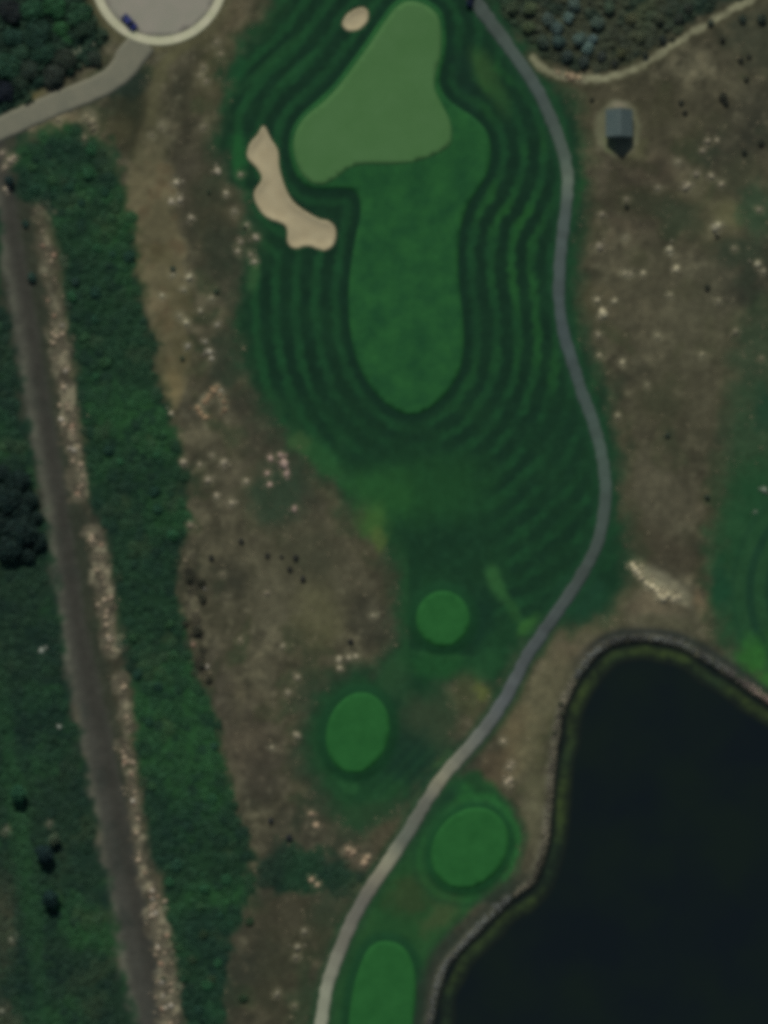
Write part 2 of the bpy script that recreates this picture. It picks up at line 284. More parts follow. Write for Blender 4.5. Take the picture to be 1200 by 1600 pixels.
# rough: dark mown grass in concentric bands round the fairway
m_r = 1 - sstep(-24, 18, d_rough + wob * 2.2 + 2 * wob2)
m_rs = 1 - sstep(-6, 8, d_roughS + wob * .8)
mixin((42, 62, 42), np.clip(1 - sstep(-4, 46, d_rough + wob * 3), 0, 1) * .6)
mixin((23, 52, 33), m_r)
blobs_before = C.copy()
mixin((31, 70, 39), m_r * 0.5 * sstep(0.0, .6, n60)); mixin((21, 48, 33), m_r * 0.5 * sstep(0.0, .6, -n60)); mixin((34, 70, 44), m_r * .3 * sstep(.1, .5, n12))
edge_in = np.exp(-((d_rough + 14) / 20.0) ** 2)
mixin((38, 76, 42), m_r * edge_in * 0.5 * (X < 640))
band = sstep(-.45, .85, np.cos((d_fair - 20 + 1.5 * wob2 + np.where(Y > 560, .6, .2) * wob) / 31.5 * 2 * math.pi))
amp = (0.5 + 0.5 * sstep(-.35, .5, n40 + .5 * n18 * (Y > 600))) * (1 - sstep(300, 420, d_fair)) * m_r
amp *= 1 - 0.92 * (1 - sstep(70, 130, np.hypot((X - 640) * .85, (Y - 790)))) 
amp *= 1 - 0.9 * (Y > 820) * (1 - sstep(740, 800, X))
amp *= (1 - sstep(4, 20, Y - 1010)); amp *= np.where((Y > 620), .45 + .7 * sstep(-.3, .4, n18), 1); amp = np.clip(amp * (1 - .3 * sstep(560, 680, Y)), 0, 1)
lw = np.clip((X - 700) / 60, 0, 1) * (1 - sstep(560, 700, Y)) * sstep(-.35, .5, n60)
light = np.array((27, 65, 38.)) + (np.array((33, 77, 38.)) - np.array((27, 65, 38.))) * lw[..., None]
dark = np.array((19, 43, 30.))
bc = dark + (light - dark) * band[..., None]
C = C * (1 - (amp * .95)[..., None]) + bc * (amp * .95)[..., None]
# darker collar against the fairway
mixin((19, 45, 31), m_r * np.exp(-(np.maximum(d_fair - 3, 0) / 9.0) ** 2) * .9)
blob(670, 765, 100, 60, -8, (31, 71, 37), .65); blob(600, 770, 60, 40, 20, (38, 82, 40), .6); blob(580, 812, 24, 34, -10, (60, 92, 44), .75, soft=.9); blob(592, 850, 14, 20, -10, (80, 92, 48), .6)
blob(500, 715, 60, 18, 42, (40, 82, 44), .7); blob(470, 690, 18, 14, 30, (62, 82, 48), .5); blob(395, 435, 10, 26, 10, (52, 82, 48), .6)
blob(372, 235, 16, 34, 0, (32, 82, 42), .8); blob(372, 100, 12, 40, 10, (28, 72, 42), .6)
blob(775, 910, 14, 34, -25, (44, 86, 46), .9, rag=.5); blob(800, 950, 10, 40, -28, (38, 76, 40), .7, rag=.5); blob(825, 978, 24, 12, -40, (50, 94, 44), .8, rag=.5)
blob(755, 110, 20, 40, -25, (46, 74, 40), .8, rag=.6); blob(780, 150, 16, 40, -20, (38, 68, 38), .7, rag=.6); blob(725, 120, 20, 50, -15, (22, 46, 34), .7)
blob(910, 930, 40, 40, -30, (30, 64, 44), .6)
blob(430, 90, 70, 8, -42, (34, 76, 42), .6, rag=.4); blob(460, 110, 50, 6, -42, (34, 78, 44), .6, rag=.4)
# below the first tee
blob(680, 1040, 60, 26, 0, (30, 72, 38), .9); blob(735, 1085, 34, 40, 0, (66, 72, 48), .85); blob(752, 1082, 12, 20, -20, (84, 92, 46), .6); blob(670, 1130, 54, 50, 0, (50, 62, 44), .85)
blob(690, 1024, 50, 5, 6, (40, 84, 44), .6, rag=.3); blob(755, 1040, 30, 26, 30, (36, 78, 44), .6); blob(745, 975, 26, 50, 10, (20, 48, 34), .7); blob(640, 1180, 40, 50, -35, (24, 50, 36), .8)
blob(620, 1065, 30, 40, 0, (42, 70, 44), .6); blob(688, 1192, 20, 8, -35, (62, 86, 48), .8); blob(575, 1270, 50, 20, -10, (40, 62, 40), .6)
blob(600, 1308, 26, 16, -50, (68, 62, 46), .8); blob(560, 1345, 20, 16, 0, (88, 76, 58), .8); blob(545, 1330, 12, 10, 0, (100, 88, 68), .8)
pw = np.cos(((X - 600) * .72 - (Y - 1150) * -.69) / 17 * 2 * math.pi)
mst = np.exp(-(((X - 640) / 60) ** 2 + ((Y - 1205) / 50) ** 2))
mixin((32, 66, 42), mst * .3 * sstep(0, 1, pw + n18)); mixin((20, 46, 34), mst * .4 * sstep(0, 1, -pw + n18))
blob(545, 1225, 26, 12, 30, (38, 80, 44), .7)
mixin((34, 70, 38), m_rs); mixin((42, 78, 42), m_rs * .5 * sstep(0, .6, n40)); mixin((28, 58, 36), m_rs * .5 * sstep(0, .6, -n40))
blob(640, 1400, 40, 36, 0, (48, 64, 38), .8); blob(690, 1430, 22, 40, 40, (58, 72, 44), .8); blob(720, 1235, 34, 18, 30, (38, 92, 44), .8)
blob(690, 1260, 14, 60, 36, (24, 52, 36), .8, rag=.5)
# halo rings round the tees
for k, d in enumerate(d_tees):
    mixin((23, 58, 34), np.exp(-(np.maximum(d, 0) / 15.0) ** 4) * (.95 if k != 2 else .5))
    if k == 2:
        mixin((24, 66, 36), np.exp(-((d - 4) / 4.5) ** 2) * .8)
        mixin((36, 86, 43), np.exp(-((d - 17 + wob) / 6.5) ** 2) * (.45 + .5 * ((X > 740) & (Y < 1380)))); mixin((26, 60, 37), np.exp(-((d - 27 + wob) / 5) ** 2) * .4)
# verge along the path
gv = (1 - sstep(10, 26, d_path + wob * .6)) * (Y > 20)
mixin((27, 60, 38), gv * .75 * (Y < 960)); mixin((34, 62, 40), gv * .7 * (Y >= 960))
# trail, pad
mt = 1 - sstep(2.5, 8.5, d_trail + wob2 * 1.2 + 2 * n12)
mixin((62, 60, 44), (1 - sstep(8, 20, d_trail + wob)) * .6)
mixin((128, 126, 98), mt * (0.85 + .3 * n18)); mixin((150, 138, 108), mt * .6 * np.exp(-(((X - 893) / 14) ** 2)) )
mp = 1 - sstep(-6, 5, d_pad + wob2)
mixin((94, 96, 74), mp * .9); mixin((122, 112, 90), mp * np.exp(-(((X - 968) / 16) ** 2 + ((Y - 164) / 8) ** 2)))
blob(948, 226, 10, 10, 0, (84, 98, 62), .4)
# round the cul-de-sac
mixin((78, 74, 52), (1 - sstep(112, 128, d_bulb + wob * .8)) * .85)
# pond bank and bed
bank = 1 - sstep(-4, 10, d_pond + wob * .4)
nb = np.clip(np.maximum(1 - (Y - 1000) / 60, np.clip((X - 1040) / 60, 0, 1) * (Y < 1300)), 0, 1)
sb = sstep(1330, 1400, Y) * (X < 870)
mixin((38, 44, 41), np.exp(-((d_pond - 11) / 7.0) ** 2) * .85 * nb); mixin((40, 48, 40), (1 - sstep(14, 42, d_pond + wob * 1.5)) * .8 * sb)
mixin((98, 97, 80), np.exp(-((d_pond - 2) / 6.0) ** 2) * np.clip(.75 + n18, 0, 1) * (1 - .5 * nb))
mixin((22, 29, 27), 1 - sstep(-9, -2, d_pond + wob2 * .6))
mixin((24, 34, 26), 1 - sstep(-40, -24, d_pond))
for (x_, y_) in GRIT:
    i0 = int((y_ - gy[0]) / STEP); j0 = int((x_ - gx[0]) / STEP); sl_ = (slice(max(i0 - 7, 0), i0 + 8), slice(max(j0 - 7, 0), j0 + 8))
    r_ = np.hypot(X[sl_] - x_, Y[sl_] - y_) + wob2[sl_] * 1.2; m_ = (.55 * (1 - sstep(2, 12, r_)))[..., None]
    C[sl_] = C[sl_] * (1 - m_) + np.array((112, 106, 82.)) * m_
wm = sstep(-1.0, 6.0, C[..., 0] - C[..., 1])[..., None]      # bare soil here is an olive grey brown
C = C * (1 + wm * (np.array((.99, 1.035, 1.065)) - 1) + wm * (.10 * n40 + .10 * n12)[..., None])
C *= (1 + 0.05 * n6 + 0.05 * n18)[..., None]

# classes of ground cell
dcls = np.zeros(X.shape, int)                       # 0 dry ground
dcls[(d_thick[0] < 0) | (d_thick[1] < 0) | (d_thick[2] < 0) | (d_thick[3] < 0) | (d_thick[4] < 0)] = 1
dcls[(m_r > .5) | (m_rs > .5) | (mg > .5) | (d_tees[1] < 20)] = 2
dcls[m_serv > .5] = 3
dcls[mt > .5] = 4
dcls[mp > .5] = 5
dcls[(m_strip > .5) & (dcls == 0)] = 6
dcls[d_pond < 0] = 7
# the ground runs a little lower under the laid surfaces
under = np.minimum.reduce([d_fair + 5, d_bA + 5, d_bB + 5] + [d + 5 for d in d_tees] + [d_path - 5, d_road - 14, d_bulb - 98])
Hg = Hh - 0.16 * (under < 0)

def grid_mesh(name, cell_mask):
    iy, ix = np.nonzero(cell_mask)
    a = iy * NX + ix; quads = np.stack([a + NX, a + NX + 1, a + 1, a], 1)
    used, inv = np.unique(quads.ravel(), return_inverse=True)
    vx = (X.ravel()[used] - 600) * S; vy = (800 - Y.ravel()[used]) * S; vz = Hg.ravel()[used]
    me = bpy.data.meshes.new(name); nq = len(quads)
    me.vertices.add(len(used)); me.vertices.foreach_set('co', np.stack([vx, vy, vz], 1).astype(np.float32).ravel())
    me.loops.add(nq * 4); me.loops.foreach_set('vertex_index', inv.astype(np.int32).ravel())
    me.polygons.add(nq); me.polygons.foreach_set('loop_start', (np.arange(nq) * 4).astype(np.int32)); me.polygons.foreach_set('loop_total', np.full(nq, 4, np.int32))
    me.polygons.foreach_set('use_smooth', np.ones(nq, bool))
    me.update(calc_edges=True)
    ca = me.color_attributes.new('soil', 'FLOAT_COLOR', 'POINT')
    cc = np.clip(lin(np.clip(C.reshape(-1, 3)[used], 0, 255)) / KA, 0.002, .8)
    ca.data.foreach_set('color', np.concatenate([cc, np.ones((len(used), 1))], 1).astype(np.float32).ravel())
    return me

# ------------------------------------------------------------------ materials
def new_mat(name):
    m = bpy.data.materials.new(name); m.use_nodes = True
    n = m.node_tree.nodes; b = n['Principled BSDF']; return m, m.node_tree, b
def N(t, kind, **kw):
    n = t.nodes.new(kind)
    for k, v in kw.items(): setattr(n, k, v)
    return n
def noise(t, scale, detail=3, rough=.6, coord=None):
    tc = N(t, 'ShaderNodeTexCoord'); nz = N(t, 'ShaderNodeTexNoise'); nz.inputs['Scale'].default_value = scale
    nz.inputs['Detail'].default_value = detail; nz.inputs['Roughness'].default_value = rough
    t.links.new(tc.outputs['Object'], nz.inputs['Vector']); return nz.outputs['Fac']
def rng_(t, fac, lo, hi, a=.25, b=.75):
    r = N(t, 'ShaderNodeMapRange'); r.inputs[1].default_value = a; r.inputs[2].default_value = b; r.inputs[3].default_value = lo; r.inputs[4].default_value = hi
    t.links.new(fac, r.inputs[0]); return r.outputs[0]
def scale_col(t, col, fac):
    v = N(t, 'ShaderNodeVectorMath', operation='SCALE'); t.links.new(col, v.inputs[0]); t.links.new(fac, v.inputs['Scale']); return v.outputs[0]
def mix(t, fac, a, b):
    m = N(t, 'ShaderNodeMix', data_type='RGBA')
    t.links.new(fac, m.inputs[0])
    for i, c in ((6, a), (7, b)):
        if isinstance(c, tuple): m.inputs[i].default_value = c
        else: t.links.new(c, m.inputs[i])
    return m.outputs[2]
def bump(t, b, fac, dist, strength=.6):
    bp = N(t, 'ShaderNodeBump'); bp.inputs['Strength'].default_value = strength; bp.inputs['Distance'].default_value = dist
    t.links.new(fac, bp.inputs['Height']); t.links.new(bp.outputs[0], b.inputs['Normal'])

def ground_mat(name, amp1, amp2, bd=.12):
    m, t, b = new_mat(name)
    a = N(t, 'ShaderNodeAttribute'); a.attribute_name = 'soil'
    f1 = noise(t, 2.2, 4, .65); f2 = noise(t, .45, 3, .6)
    c = scale_col(t, a.outputs['Color'], rng_(t, f1, 1 - amp1, 1 + amp1)); c = scale_col(t, c, rng_(t, f2, 1 - amp2, 1 + amp2))
    t.links.new(c, b.inputs['Base Color']); b.inputs['Roughness'].default_value = .95; b.inputs['Specular IOR Level'].default_value = .1
    bump(t, b, f1, bd); return m
M = {}
M['dry'] = ground_mat('dry_soil', .30, .14, .15); M['grassy'] = ground_mat('rough_grass', .16, .08, .08)
M['floor'] = ground_mat('thicket_floor', .3, .15, .2); M['track'] = ground_mat('compacted_gravel', .18, .10, .08)
def plain_mat(name, c1, c2, scale=.6, fine=4.0, fa=.12, rough=.92, bd=.04, spec=.15):
    m, t, b = new_mat(name)
    f = noise(t, scale, 4, .6); col = mix(t, rng_(t, f, 0, 1, .32, .68), c1, c2)
    g = noise(t, fine, 3, .7); col = scale_col(t, col, rng_(t, g, 1 - fa, 1 + fa))
    t.links.new(col, b.inputs['Base Color']); b.inputs['Roughness'].default_value = rough; b.inputs['Specular IOR Level'].default_value = spec
    bump(t, b, g, bd); return m
M['green'] = plain_mat('putting_turf', alb(63, 99, 56), alb(68, 103, 61), .12, 2.5, .05)
M['fair'] = plain_mat('fairway_turf', alb(25, 66, 37), alb(36, 84, 42), .2, 1.2, .12)
M['tee'] = plain_mat('tee_turf', alb(30, 79, 37), alb(36, 88, 42), .25, 1.5, .07)
M['sand'] = plain_mat('bunker_sand', alb(146, 136, 107), alb(156, 147, 117), .35, 3.0, .06, .9, .03)
M['asph'] = plain_mat('road_asphalt', alb(100, 101, 86), alb(110, 109, 92), .25, 5, .06)
M['asph2'] = plain_mat('bulb_asphalt', alb(124, 124, 109), alb(131, 127, 114), .2, 5, .05)
M['conc'] = plain_mat('kerb_concrete', alb(158, 160, 130), alb(170, 168, 142), .5, 5, .06)
M['wood'] = plain_mat('shelter_timber', alb(70, 52, 38), alb(88, 66, 48), 2, 9, .15)
M['roof'] = plain_mat('roof_metal', alb(72, 86, 84), alb(80, 92, 88), .7, 6, .05, .5, .01, .4)
M['bark'] = plain_mat('bark', alb(56, 48, 38), alb(72, 60, 48), 3, 9, .2)
M['dark'] = plain_mat('dark_rubber', (.012, .012, .013, 1), (.02, .02, .02, 1), 3, 9, .1, .7)
# cart path: pale worn stretches in the south, greyer in the north
m, t, b = new_mat('path_concrete'); tc = N(t, 'ShaderNodeTexCoord'); sx = N(t, 'ShaderNodeSeparateXYZ'); t.links.new(tc.outputs['Object'], sx.inputs[0])
f = noise(t, .10, 3, .6); f2 = noise(t, 3.0, 4, .6)
ad = N(t, 'ShaderNodeMath', operation='MULTIPLY_ADD'); t.links.new(f, ad.inputs[0]); ad.inputs[1].default_value = 60; t.links.new(sx.outputs[1], ad.inputs[2])
at_ = N(t, 'ShaderNodeAttribute'); at_.attribute_name = 'dust'
c = scale_col(t, at_.outputs['Color'], rng_(t, f2, .9, 1.1)); t.links.new(c, b.inputs['Base Color']); b.inputs['Roughness'].default_value = .9; M['path'] = m
# foliage: colour comes from the object, tint from the leaf cluster
def leaf_mat(name, attr):
    m, t, b = new_mat(name)
    if attr:
        a = N(t, 'ShaderNodeAttribute'); a.attribute_name = 'tint'; c = a.outputs['Color']
    else:
        o = N(t, 'ShaderNodeObjectInfo'); a = N(t, 'ShaderNodeAttribute'); a.attribute_name = 'tint'
        mm = N(t, 'ShaderNodeMix', data_type='RGBA', blend_type='MULTIPLY'); mm.inputs[0].default_value = 1
        t.links.new(o.outputs['Color'], mm.inputs[6]); t.links.new(a.outputs['Color'], mm.inputs[7]); c = mm.outputs[2]
    t.links.new(c, b.inputs['Base Color']); b.inputs['Roughness'].default_value = .7; b.inputs['Specular IOR Level'].default_value = .12
    return m
M['leaf'] = leaf_mat('leaves', False); M['leaf_mass'] = leaf_mat('thicket_leaves', True)
m, t, b = new_mat('stone'); o = N(t, 'ShaderNodeObjectInfo'); f = noise(t, 4, 4, .6)
c = scale_col(t, o.outputs['Color'], rng_(t, f, .82, 1.12)); t.links.new(c, b.inputs['Base Color']); b.inputs['Roughness'].default_value = .9; bump(t, b, f, .05); M['stone'] = m
m, t, b = new_mat('mixed_stone'); a = N(t, 'ShaderNodeAttribute'); a.attribute_name = 'tint'; t.links.new(a.outputs['Color'], b.inputs['Base Color']); b.inputs['Roughness'].default_value = .9; M['stone_mass'] = m
# water
m, t, b = new_mat('pond_water'); f = noise(t, .05, 3, .55); f2 = noise(t, 1.2, 2, .5)
c = mix(t, rng_(t, f, 0, 1, .35, .65), alb(18, 26, 29, .85), alb(21, 31, 27, .85)); t.links.new(c, b.inputs['Base Color'])
b.inputs['Roughness'].default_value = .12; b.inputs['IOR'].default_value = 1.33; b.inputs['Specular IOR Level'].default_value = .3; bump(t, b, f2, .02, .2); M['water'] = m
m, t, b = new_mat('pond_weed'); a = N(t, 'ShaderNodeAttribute'); a.attribute_name = 'edge'
f = noise(t, .35, 4, .6); g = noise(t, .06, 2, .5)
c = mix(t, rng_(t, g, 0, 1, .38, .6), alb(33, 48, 33), alb(50, 64, 34)); t.links.new(c, b.inputs['Base Color']); b.inputs['Roughness'].default_value = .6; b.inputs['Specular IOR Level'].default_value = .08
mu = N(t, 'ShaderNodeMath', operation='MULTIPLY'); t.links.new(a.outputs['Fac'], mu.inputs[0]); t.links.new(rng_(t, f, .3, 1.2, .35, .65), mu.inputs[1]); mu.use_clamp = True
t.links.new(mix(t, mu.outputs[0], alb(19, 27, 26, .8), c), b.inputs['Base Color']); M['weed'] = m

# ------------------------------------------------------------------ object helpers
def link(name, me, mat=None, parent=None):
    o = bpy.data.objects.new(name, me); COL.objects.link(o)
    if mat is not None:
        for mm in (mat if isinstance(mat, (list, tuple)) else [mat]): me.materials.append(mm)
    if parent is not None: o.parent = parent
    return o
def tag(o, label, cat=None, group=None, kind=None):
    o['label'] = label
    if cat: o['category'] = cat
    if group: o['group'] = group
    if kind: o['kind'] = kind
    return o
def empty(name, loc, rz=0):
    o = bpy.data.objects.new(name, None); COL.objects.link(o); o.location = loc; o.rotation_euler.z = rz; o.empty_display_size = .5; return o
def mesh_from(name, V, F, smooth=False, mats=None):
    me = bpy.data.meshes.new(name); me.from_pydata([tuple(v) for v in V], [], [tuple(f) for f in F]); me.update()
    if smooth:
        for p in me.polygons: p.use_smooth = True
    return me
def box(V, F, x0, x1, y0, y1, z0, z1):
    n = len(V); V += [(x0,y0,z0),(x1,y0,z0),(x1,y1,z0),(x0,y1,z0),(x0,y0,z1),(x1,y0,z1),(x1,y1,z1),(x0,y1,z1)]
    F += [tuple(n + i for i in f) for f in ((0,3,2,1),(4,5,6,7),(0,1,5,4),(1,2,6,5),(2,3,7,6),(3,0,4,7))]

# ------------------------------------------------------------------ ground pieces
cell = dcls[:-1, :-1]
for k, (nm, mt_, lb) in enumerate([
    ('ground', 'dry', 'dry brown ground with sparse scrub on both sides of the fairway'),
    ('thicket_floor', 'floor', 'dark soil and grass under the scrub thickets'),
    ('rough_grass', 'grassy', 'dark green rough mown in bands around the fairway and tees'),
    ('service_road', 'track', 'grey gravel service road down the left side'),
    ('footpath', 'track', 'pale dirt footpath curving along the scrub at the top right'),
    ('gravel_pad', 'track', 'oval gravel pad around the small shelter'),
    ('dirt_track', 'track', 'tan dirt strip along the edge of the left thicket'),
    ('pond_bed', 'floor', 'muddy bank and bed of the pond')]):
    o = link(nm, grid_mesh(nm, cell == k), M[mt_]); tag(o, lb, kind='structure')
# the land goes on beyond the surveyed piece
far_m = plain_mat('far_scrubland', alb(60, 62, 46), alb(34, 58, 38), .02, .3, .2)
x0, y1 = W(gx[0], gy[0]); x1, y0 = W(gx[-1], gy[-1])
V, F = [], []
R = 4000.0
V = [(x0,y0,-.3),(x1,y0,-.3),(x1,y1,-.3),(x0,y1,-.3),(-R,-R,-4),(R,-R,-4),(R,R,-4),(-R,R,-4),(x0-4,y0-4,-2.9),(x1+4,y0-4,-2.9),(x1+4,y1+4,-2.9),(x0-4,y1+4,-2.9)]
F = [(4,5,9,8),(5,6,10,9),(6,7,11,10),(7,4,8,11),(8,9,1,0),(9,10,2,1),(10,11,3,2),(11,8,0,3)]
tag(link('terrain', mesh_from('terrain', V, F), far_m), 'scrubland stretching away beyond the golf hole', kind='structure')

# ------------------------------------------------------------------ laid surfaces
def sheet(name, poly, mat, dz, label, step=8.0, kind='structure'):
    poly = np.asarray(poly); n = len(poly)
    ax = np.arange(poly[:, 0].min(), poly[:, 0].max(), step); ay = np.arange(poly[:, 1].min(), poly[:, 1].max(), step)
    GX, GY = np.meshgrid(ax, ay); d = sdf_poly(GX, GY, poly); sel = d < -step * .45
    pts = np.vstack([poly, np.stack([GX[sel], GY[sel]], 1)])
    vs, es, fs, *_ = delaunay_2d_cdt([Vector((p[0], p[1])) for p in pts], [(i, (i + 1) % n) for i in range(n)], [], 1, 1e-4)
    P = np.array([(v[0], v[1]) for v in vs]); z = Hat(P[:, 0], P[:, 1]) + dz
    # a short skirt all round, so the sheet has thickness
    V = [((p[0] - 600) * S, (800 - p[1]) * S, zz) for p, zz in zip(P, z)]
    F = []
    for f in fs:
        a, b_, c_ = [V[i] for i in f[:3]]
        F.append(tuple(f) if (b_[0]-a[0])*(c_[1]-a[1])-(b_[1]-a[1])*(c_[0]-a[0]) > 0 else tuple(reversed(f)))
    k = len(V); V += [(v[0], v[1], v[2] - dz - .12) for v in V[:n]]
    F += [(i, (i + 1) % n, k + (i + 1) % n, k + i) for i in range(n)]
    me = mesh_from(name, V, F, True); o = link(name, me, mat); tag(o, label, kind=kind); return o
def ribbon(name, line, width, mat, dz, label, nacross=5, camber=.03, edge_noise=0.0, closed=False, kind='structure'):
    L = np.asarray(line); T = np.gradient(L, axis=0); T /= np.linalg.norm(T, axis=1)[:, None] + 1e-9
    Nn = np.stack([-T[:, 1], T[:, 0]], 1); V = []; F = []; w = np.full(len(L), width) if np.isscalar(width) else np.asarray(width)
    offs = [-1] + list(np.linspace(-1, 1, nacross)) + [1]; na = len(offs)
    for i in range(len(L)):
        for j, u in enumerate(offs):
            p = L[i] + Nn[i] * u * (w[i] / 2 + edge_noise * float(vnoise(np.array(L[i][0]), np.array(L[i][1]), 9, 77 + (u > 0))))
            z = float(Hat(L[i][0], L[i][1])) * .5 + float(Hat(p[0], p[1])) * .5 + dz + camber * (1 - u * u)
            if j in (0, na - 1): z -= dz + .15
            V.append(((p[0] - 600) * S, (800 - p[1]) * S, z))
    for i in range(len(L) - 1):
        for j in range(na - 1):
            a = i * na + j; F.append((a, a + 1, a + na + 1, a + na))
    me = mesh_from(name, V, F, True)
    if name == 'cart_path':
        ky = [-80, 60, 150, 250, 280, 330, 520, 700, 900, 1000, 1100, 1160, 1220, 1250, 1310, 1345, 1370, 1410, 1470, 1560, 1720]
        kc = np.array([(56,64,60),(62,74,66),(62,74,68),(72,86,74),(84,96,82),(66,78,72),(58,70,68),(60,76,66),(58,68,62),(62,70,68),(76,82,80),(92,96,86),(120,119,98),(94,96,84),(84,90,78),(126,126,104),(116,114,96),(88,88,78),(106,106,92),(124,128,108),(120,124,104)], float)
        cc = []
        for i in range(len(L)):
            v = np.array([np.interp(L[i][1], ky, kc[:, q]) for q in range(3)]) * (1 + .08 * float(vnoise(np.array(L[i][0]), np.array(L[i][1]), 12, 5)))
            cc += [alb(*v)] * na
        ca = me.color_attributes.new('dust', 'FLOAT_COLOR', 'POINT'); ca.data.foreach_set('color', np.array(cc, np.float32).ravel())
    o = link(name, me, mat); tag(o, label, kind=kind); return o

sheet('fairway', FAIRWAY, M['fair'], .03, 'smooth green fairway lobe running south from the putting green')
sheet('putting_green', GREEN, M['green'], .045, 'pale green putting green shaped like a boot at the top')
for p, lb in zip(TEES, ('small round tee box nearest the fairway', 'oval tee box left of the cart path', 'tilted oval tee box between the cart path and the pond', 'long tee box at the bottom edge beside the cart path')):
    sheet('tee_box', p, M['tee'], .03, lb)
sheet('sand_bunker', BUNKER_A, M['sand'], .03, 'long crooked sand bunker left of the putting green', 4)
sheet('sand_bunker', BUNKER_B, M['sand'], .03, 'small sand bunker above left of the putting green', 4)
pw_ = np.interp(PATH[:, 1], [-80, 100, 400, 900, 1200, 1400, 1700], [24, 20, 18, 19, 20, 21, 19])
ribbon('cart_path', PATH, pw_, M['path'], .04, 'narrow paved cart path winding down past the fairway to the tees', 5, .02, 1.2)
rw_ = np.interp(np.arange(len(ROAD)), [0, 12, 26, len(ROAD)], [44, 46, 37, 36])
ribbon('road', ROAD, rw_, M['asph'], .04, 'grey asphalt road leading left from the turning circle', 7, .04, .8)
# turning circle and its pale kerb
tt = np.linspace(0, 2 * math.pi, 97)
def ringpts(r): return np.stack([BULB[0] + r * np.cos(tt), BULB[1] + r * np.sin(tt)], 1)
sheet('turning_circle', ringpts(95)[:-1], M['asph2'], .07, 'round asphalt turning circle at the top left', 12)
V, F = [], []; prof = [(93.5, .0), (94.0, .17), (106.5, .19), (107.2, .0)]
for i in range(96):
    for r, z in prof:
        px = BULB[0] + r * math.cos(tt[i]); py = BULB[1] + r * math.sin(tt[i]); V.append(((px - 600) * S, (800 - py) * S, float(Hat(BULB[0], BULB[1])) * 0 + float(Hat(px, py)) + z))
for i in range(96):
    j = (i + 1) % 96
    for k in range(3): F.append((i * 4 + k, i * 4 + k + 1, j * 4 + k + 1, j * 4 + k))
tag(link('kerb', mesh_from('kerb', V, F), M['conc']), 'wide pale concrete kerb around the turning circle', kind='structure')

# pond water and weed
wp = np.array([p for p in POND]); V = [((p[0] - 600) * S, (800 - p[1]) * S, WATER_Z) for p in wp]
me = bpy.data.meshes.new('pond_water'); 
vs, es, fs, *_ = delaunay_2d_cdt([Vector((v[0], v[1])) for v in V], [(i, (i + 1) % len(V)) for i in range(len(V))], [], 1, 1e-4)
F = []
for f in fs:
    a, b_, c_ = [vs[i] for i in f[:3]]; F.append(tuple(f) if (b_[0]-a[0])*(c_[1]-a[1])-(b_[1]-a[1])*(c_[0]-a[0]) > 0 else tuple(reversed(f)))
me.from_pydata([(v[0], v[1], WATER_Z) for v in vs], [], F); me.update()
tag(link('pond', me, M['water']), 'dark still pond at the bottom right', kind='structure')
T = np.gradient(STONELINE, axis=0); T /= np.linalg.norm(T, axis=1)[:, None]; IN = np.stack([T[:, 1], -T[:, 0]], 1)
if sdf_poly(np.array([STONELINE[60][0] + 20 * IN[60][0]]), np.array([STONELINE[60][1] + 20 * IN[60][1]]), POND)[0] > 0: IN = -IN
V, F, E = [], [], []; us = [(9, 0), (13, .35), (18, 1), (23, .9), (29, .35), (37, 0)]
for i, p in enumerate(STONELINE):
    q0 = float(vnoise(np.array(p[0]), np.array(p[1]), 40, 91))
    for u, e in us:
        q = p + IN[i] * (u + 3.5 * q0); V.append(((q[0] - 600) * S, (800 - q[1]) * S, WATER_Z + .012)); E.append(e)
nu = len(us)
for i in range(len(STONELINE) - 1):
    for j in range(nu - 1): a = i * nu + j; F.append((a, a + nu, a + nu + 1, a + 1))
me = mesh_from('pond_weed', V, F); at = me.attributes.new('edge', 'FLOAT', 'POINT'); at.data.foreach_set('value', np.array(E, np.float32))
tag(link('pond_weed', me, M['weed']), 'olive weed floating in a band along the pond edge', 'pond weed', kind='stuff')

# ------------------------------------------------------------------ stones
RS = np.random.RandomState(7)
def ico():
    p = (1 + 5 ** .5) / 2
    V = np.array([(-1,p,0),(1,p,0),(-1,-p,0),(1,-p,0),(0,-1,p),(0,1,p),(0,-1,-p),(0,1,-p),(p,0,-1),(p,0,1),(-p,0,-1),(-p,0,1)], float); V /= np.linalg.norm(V[0])
    F = [(0,11,5),(0,5,1),(0,1,7),(0,7,10),(0,10,11),(1,5,9),(5,11,4),(11,10,2),(10,7,6),(7,1,8),(3,9,4),(3,4,2),(3,2,6),(3,6,8),(3,8,9),(4,9,5),(2,4,11),(6,2,10),(8,6,7),(9,8,1)]
    return V, F
IV, IF = ico()
def sub(V, F):
    V = [tuple(v) for v in V]; cache = {}; G = []
    def mid(a, b):
        k = (min(a, b), max(a, b))
        if k not in cache:
            v = (np.array(V[a]) + np.array(V[b])) / 2; v /= np.linalg.norm(v); cache[k] = len(V); V.append(tuple(v))
        return cache[k]
    for a, b, c in F:
        x, y, z = mid(a, b), mid(b, c), mid(c, a); G += [(a, x, z), (b, y, x), (c, z, y), (x, y, z)]
    return np.array(V), G
IV2, IF2 = sub(IV, IF)
STONE_ME = []
for k in range(7):
    V = IV2 * (1 + RS.uniform(-.16, .16, (len(IV2), 1))); V = V * np.array([1, RS.uniform(.65, .95), RS.uniform(.5, .8)]); V[:, 2] += .25
    for _ in range(4):
        n = RS.normal(size=3); n /= np.linalg.norm(n); d = V @ n; c = RS.uniform(.62, .8); V = V - np.outer(np.maximum(d - c, 0), n)
    me = mesh_from('stone', V, IF2); me.materials.append(M['stone']); STONE_ME.append(me)
def place(px, py, sink=0): x, y = W(px, py); return (x, y, float(Hat(px, py)) - sink)
SAT = []
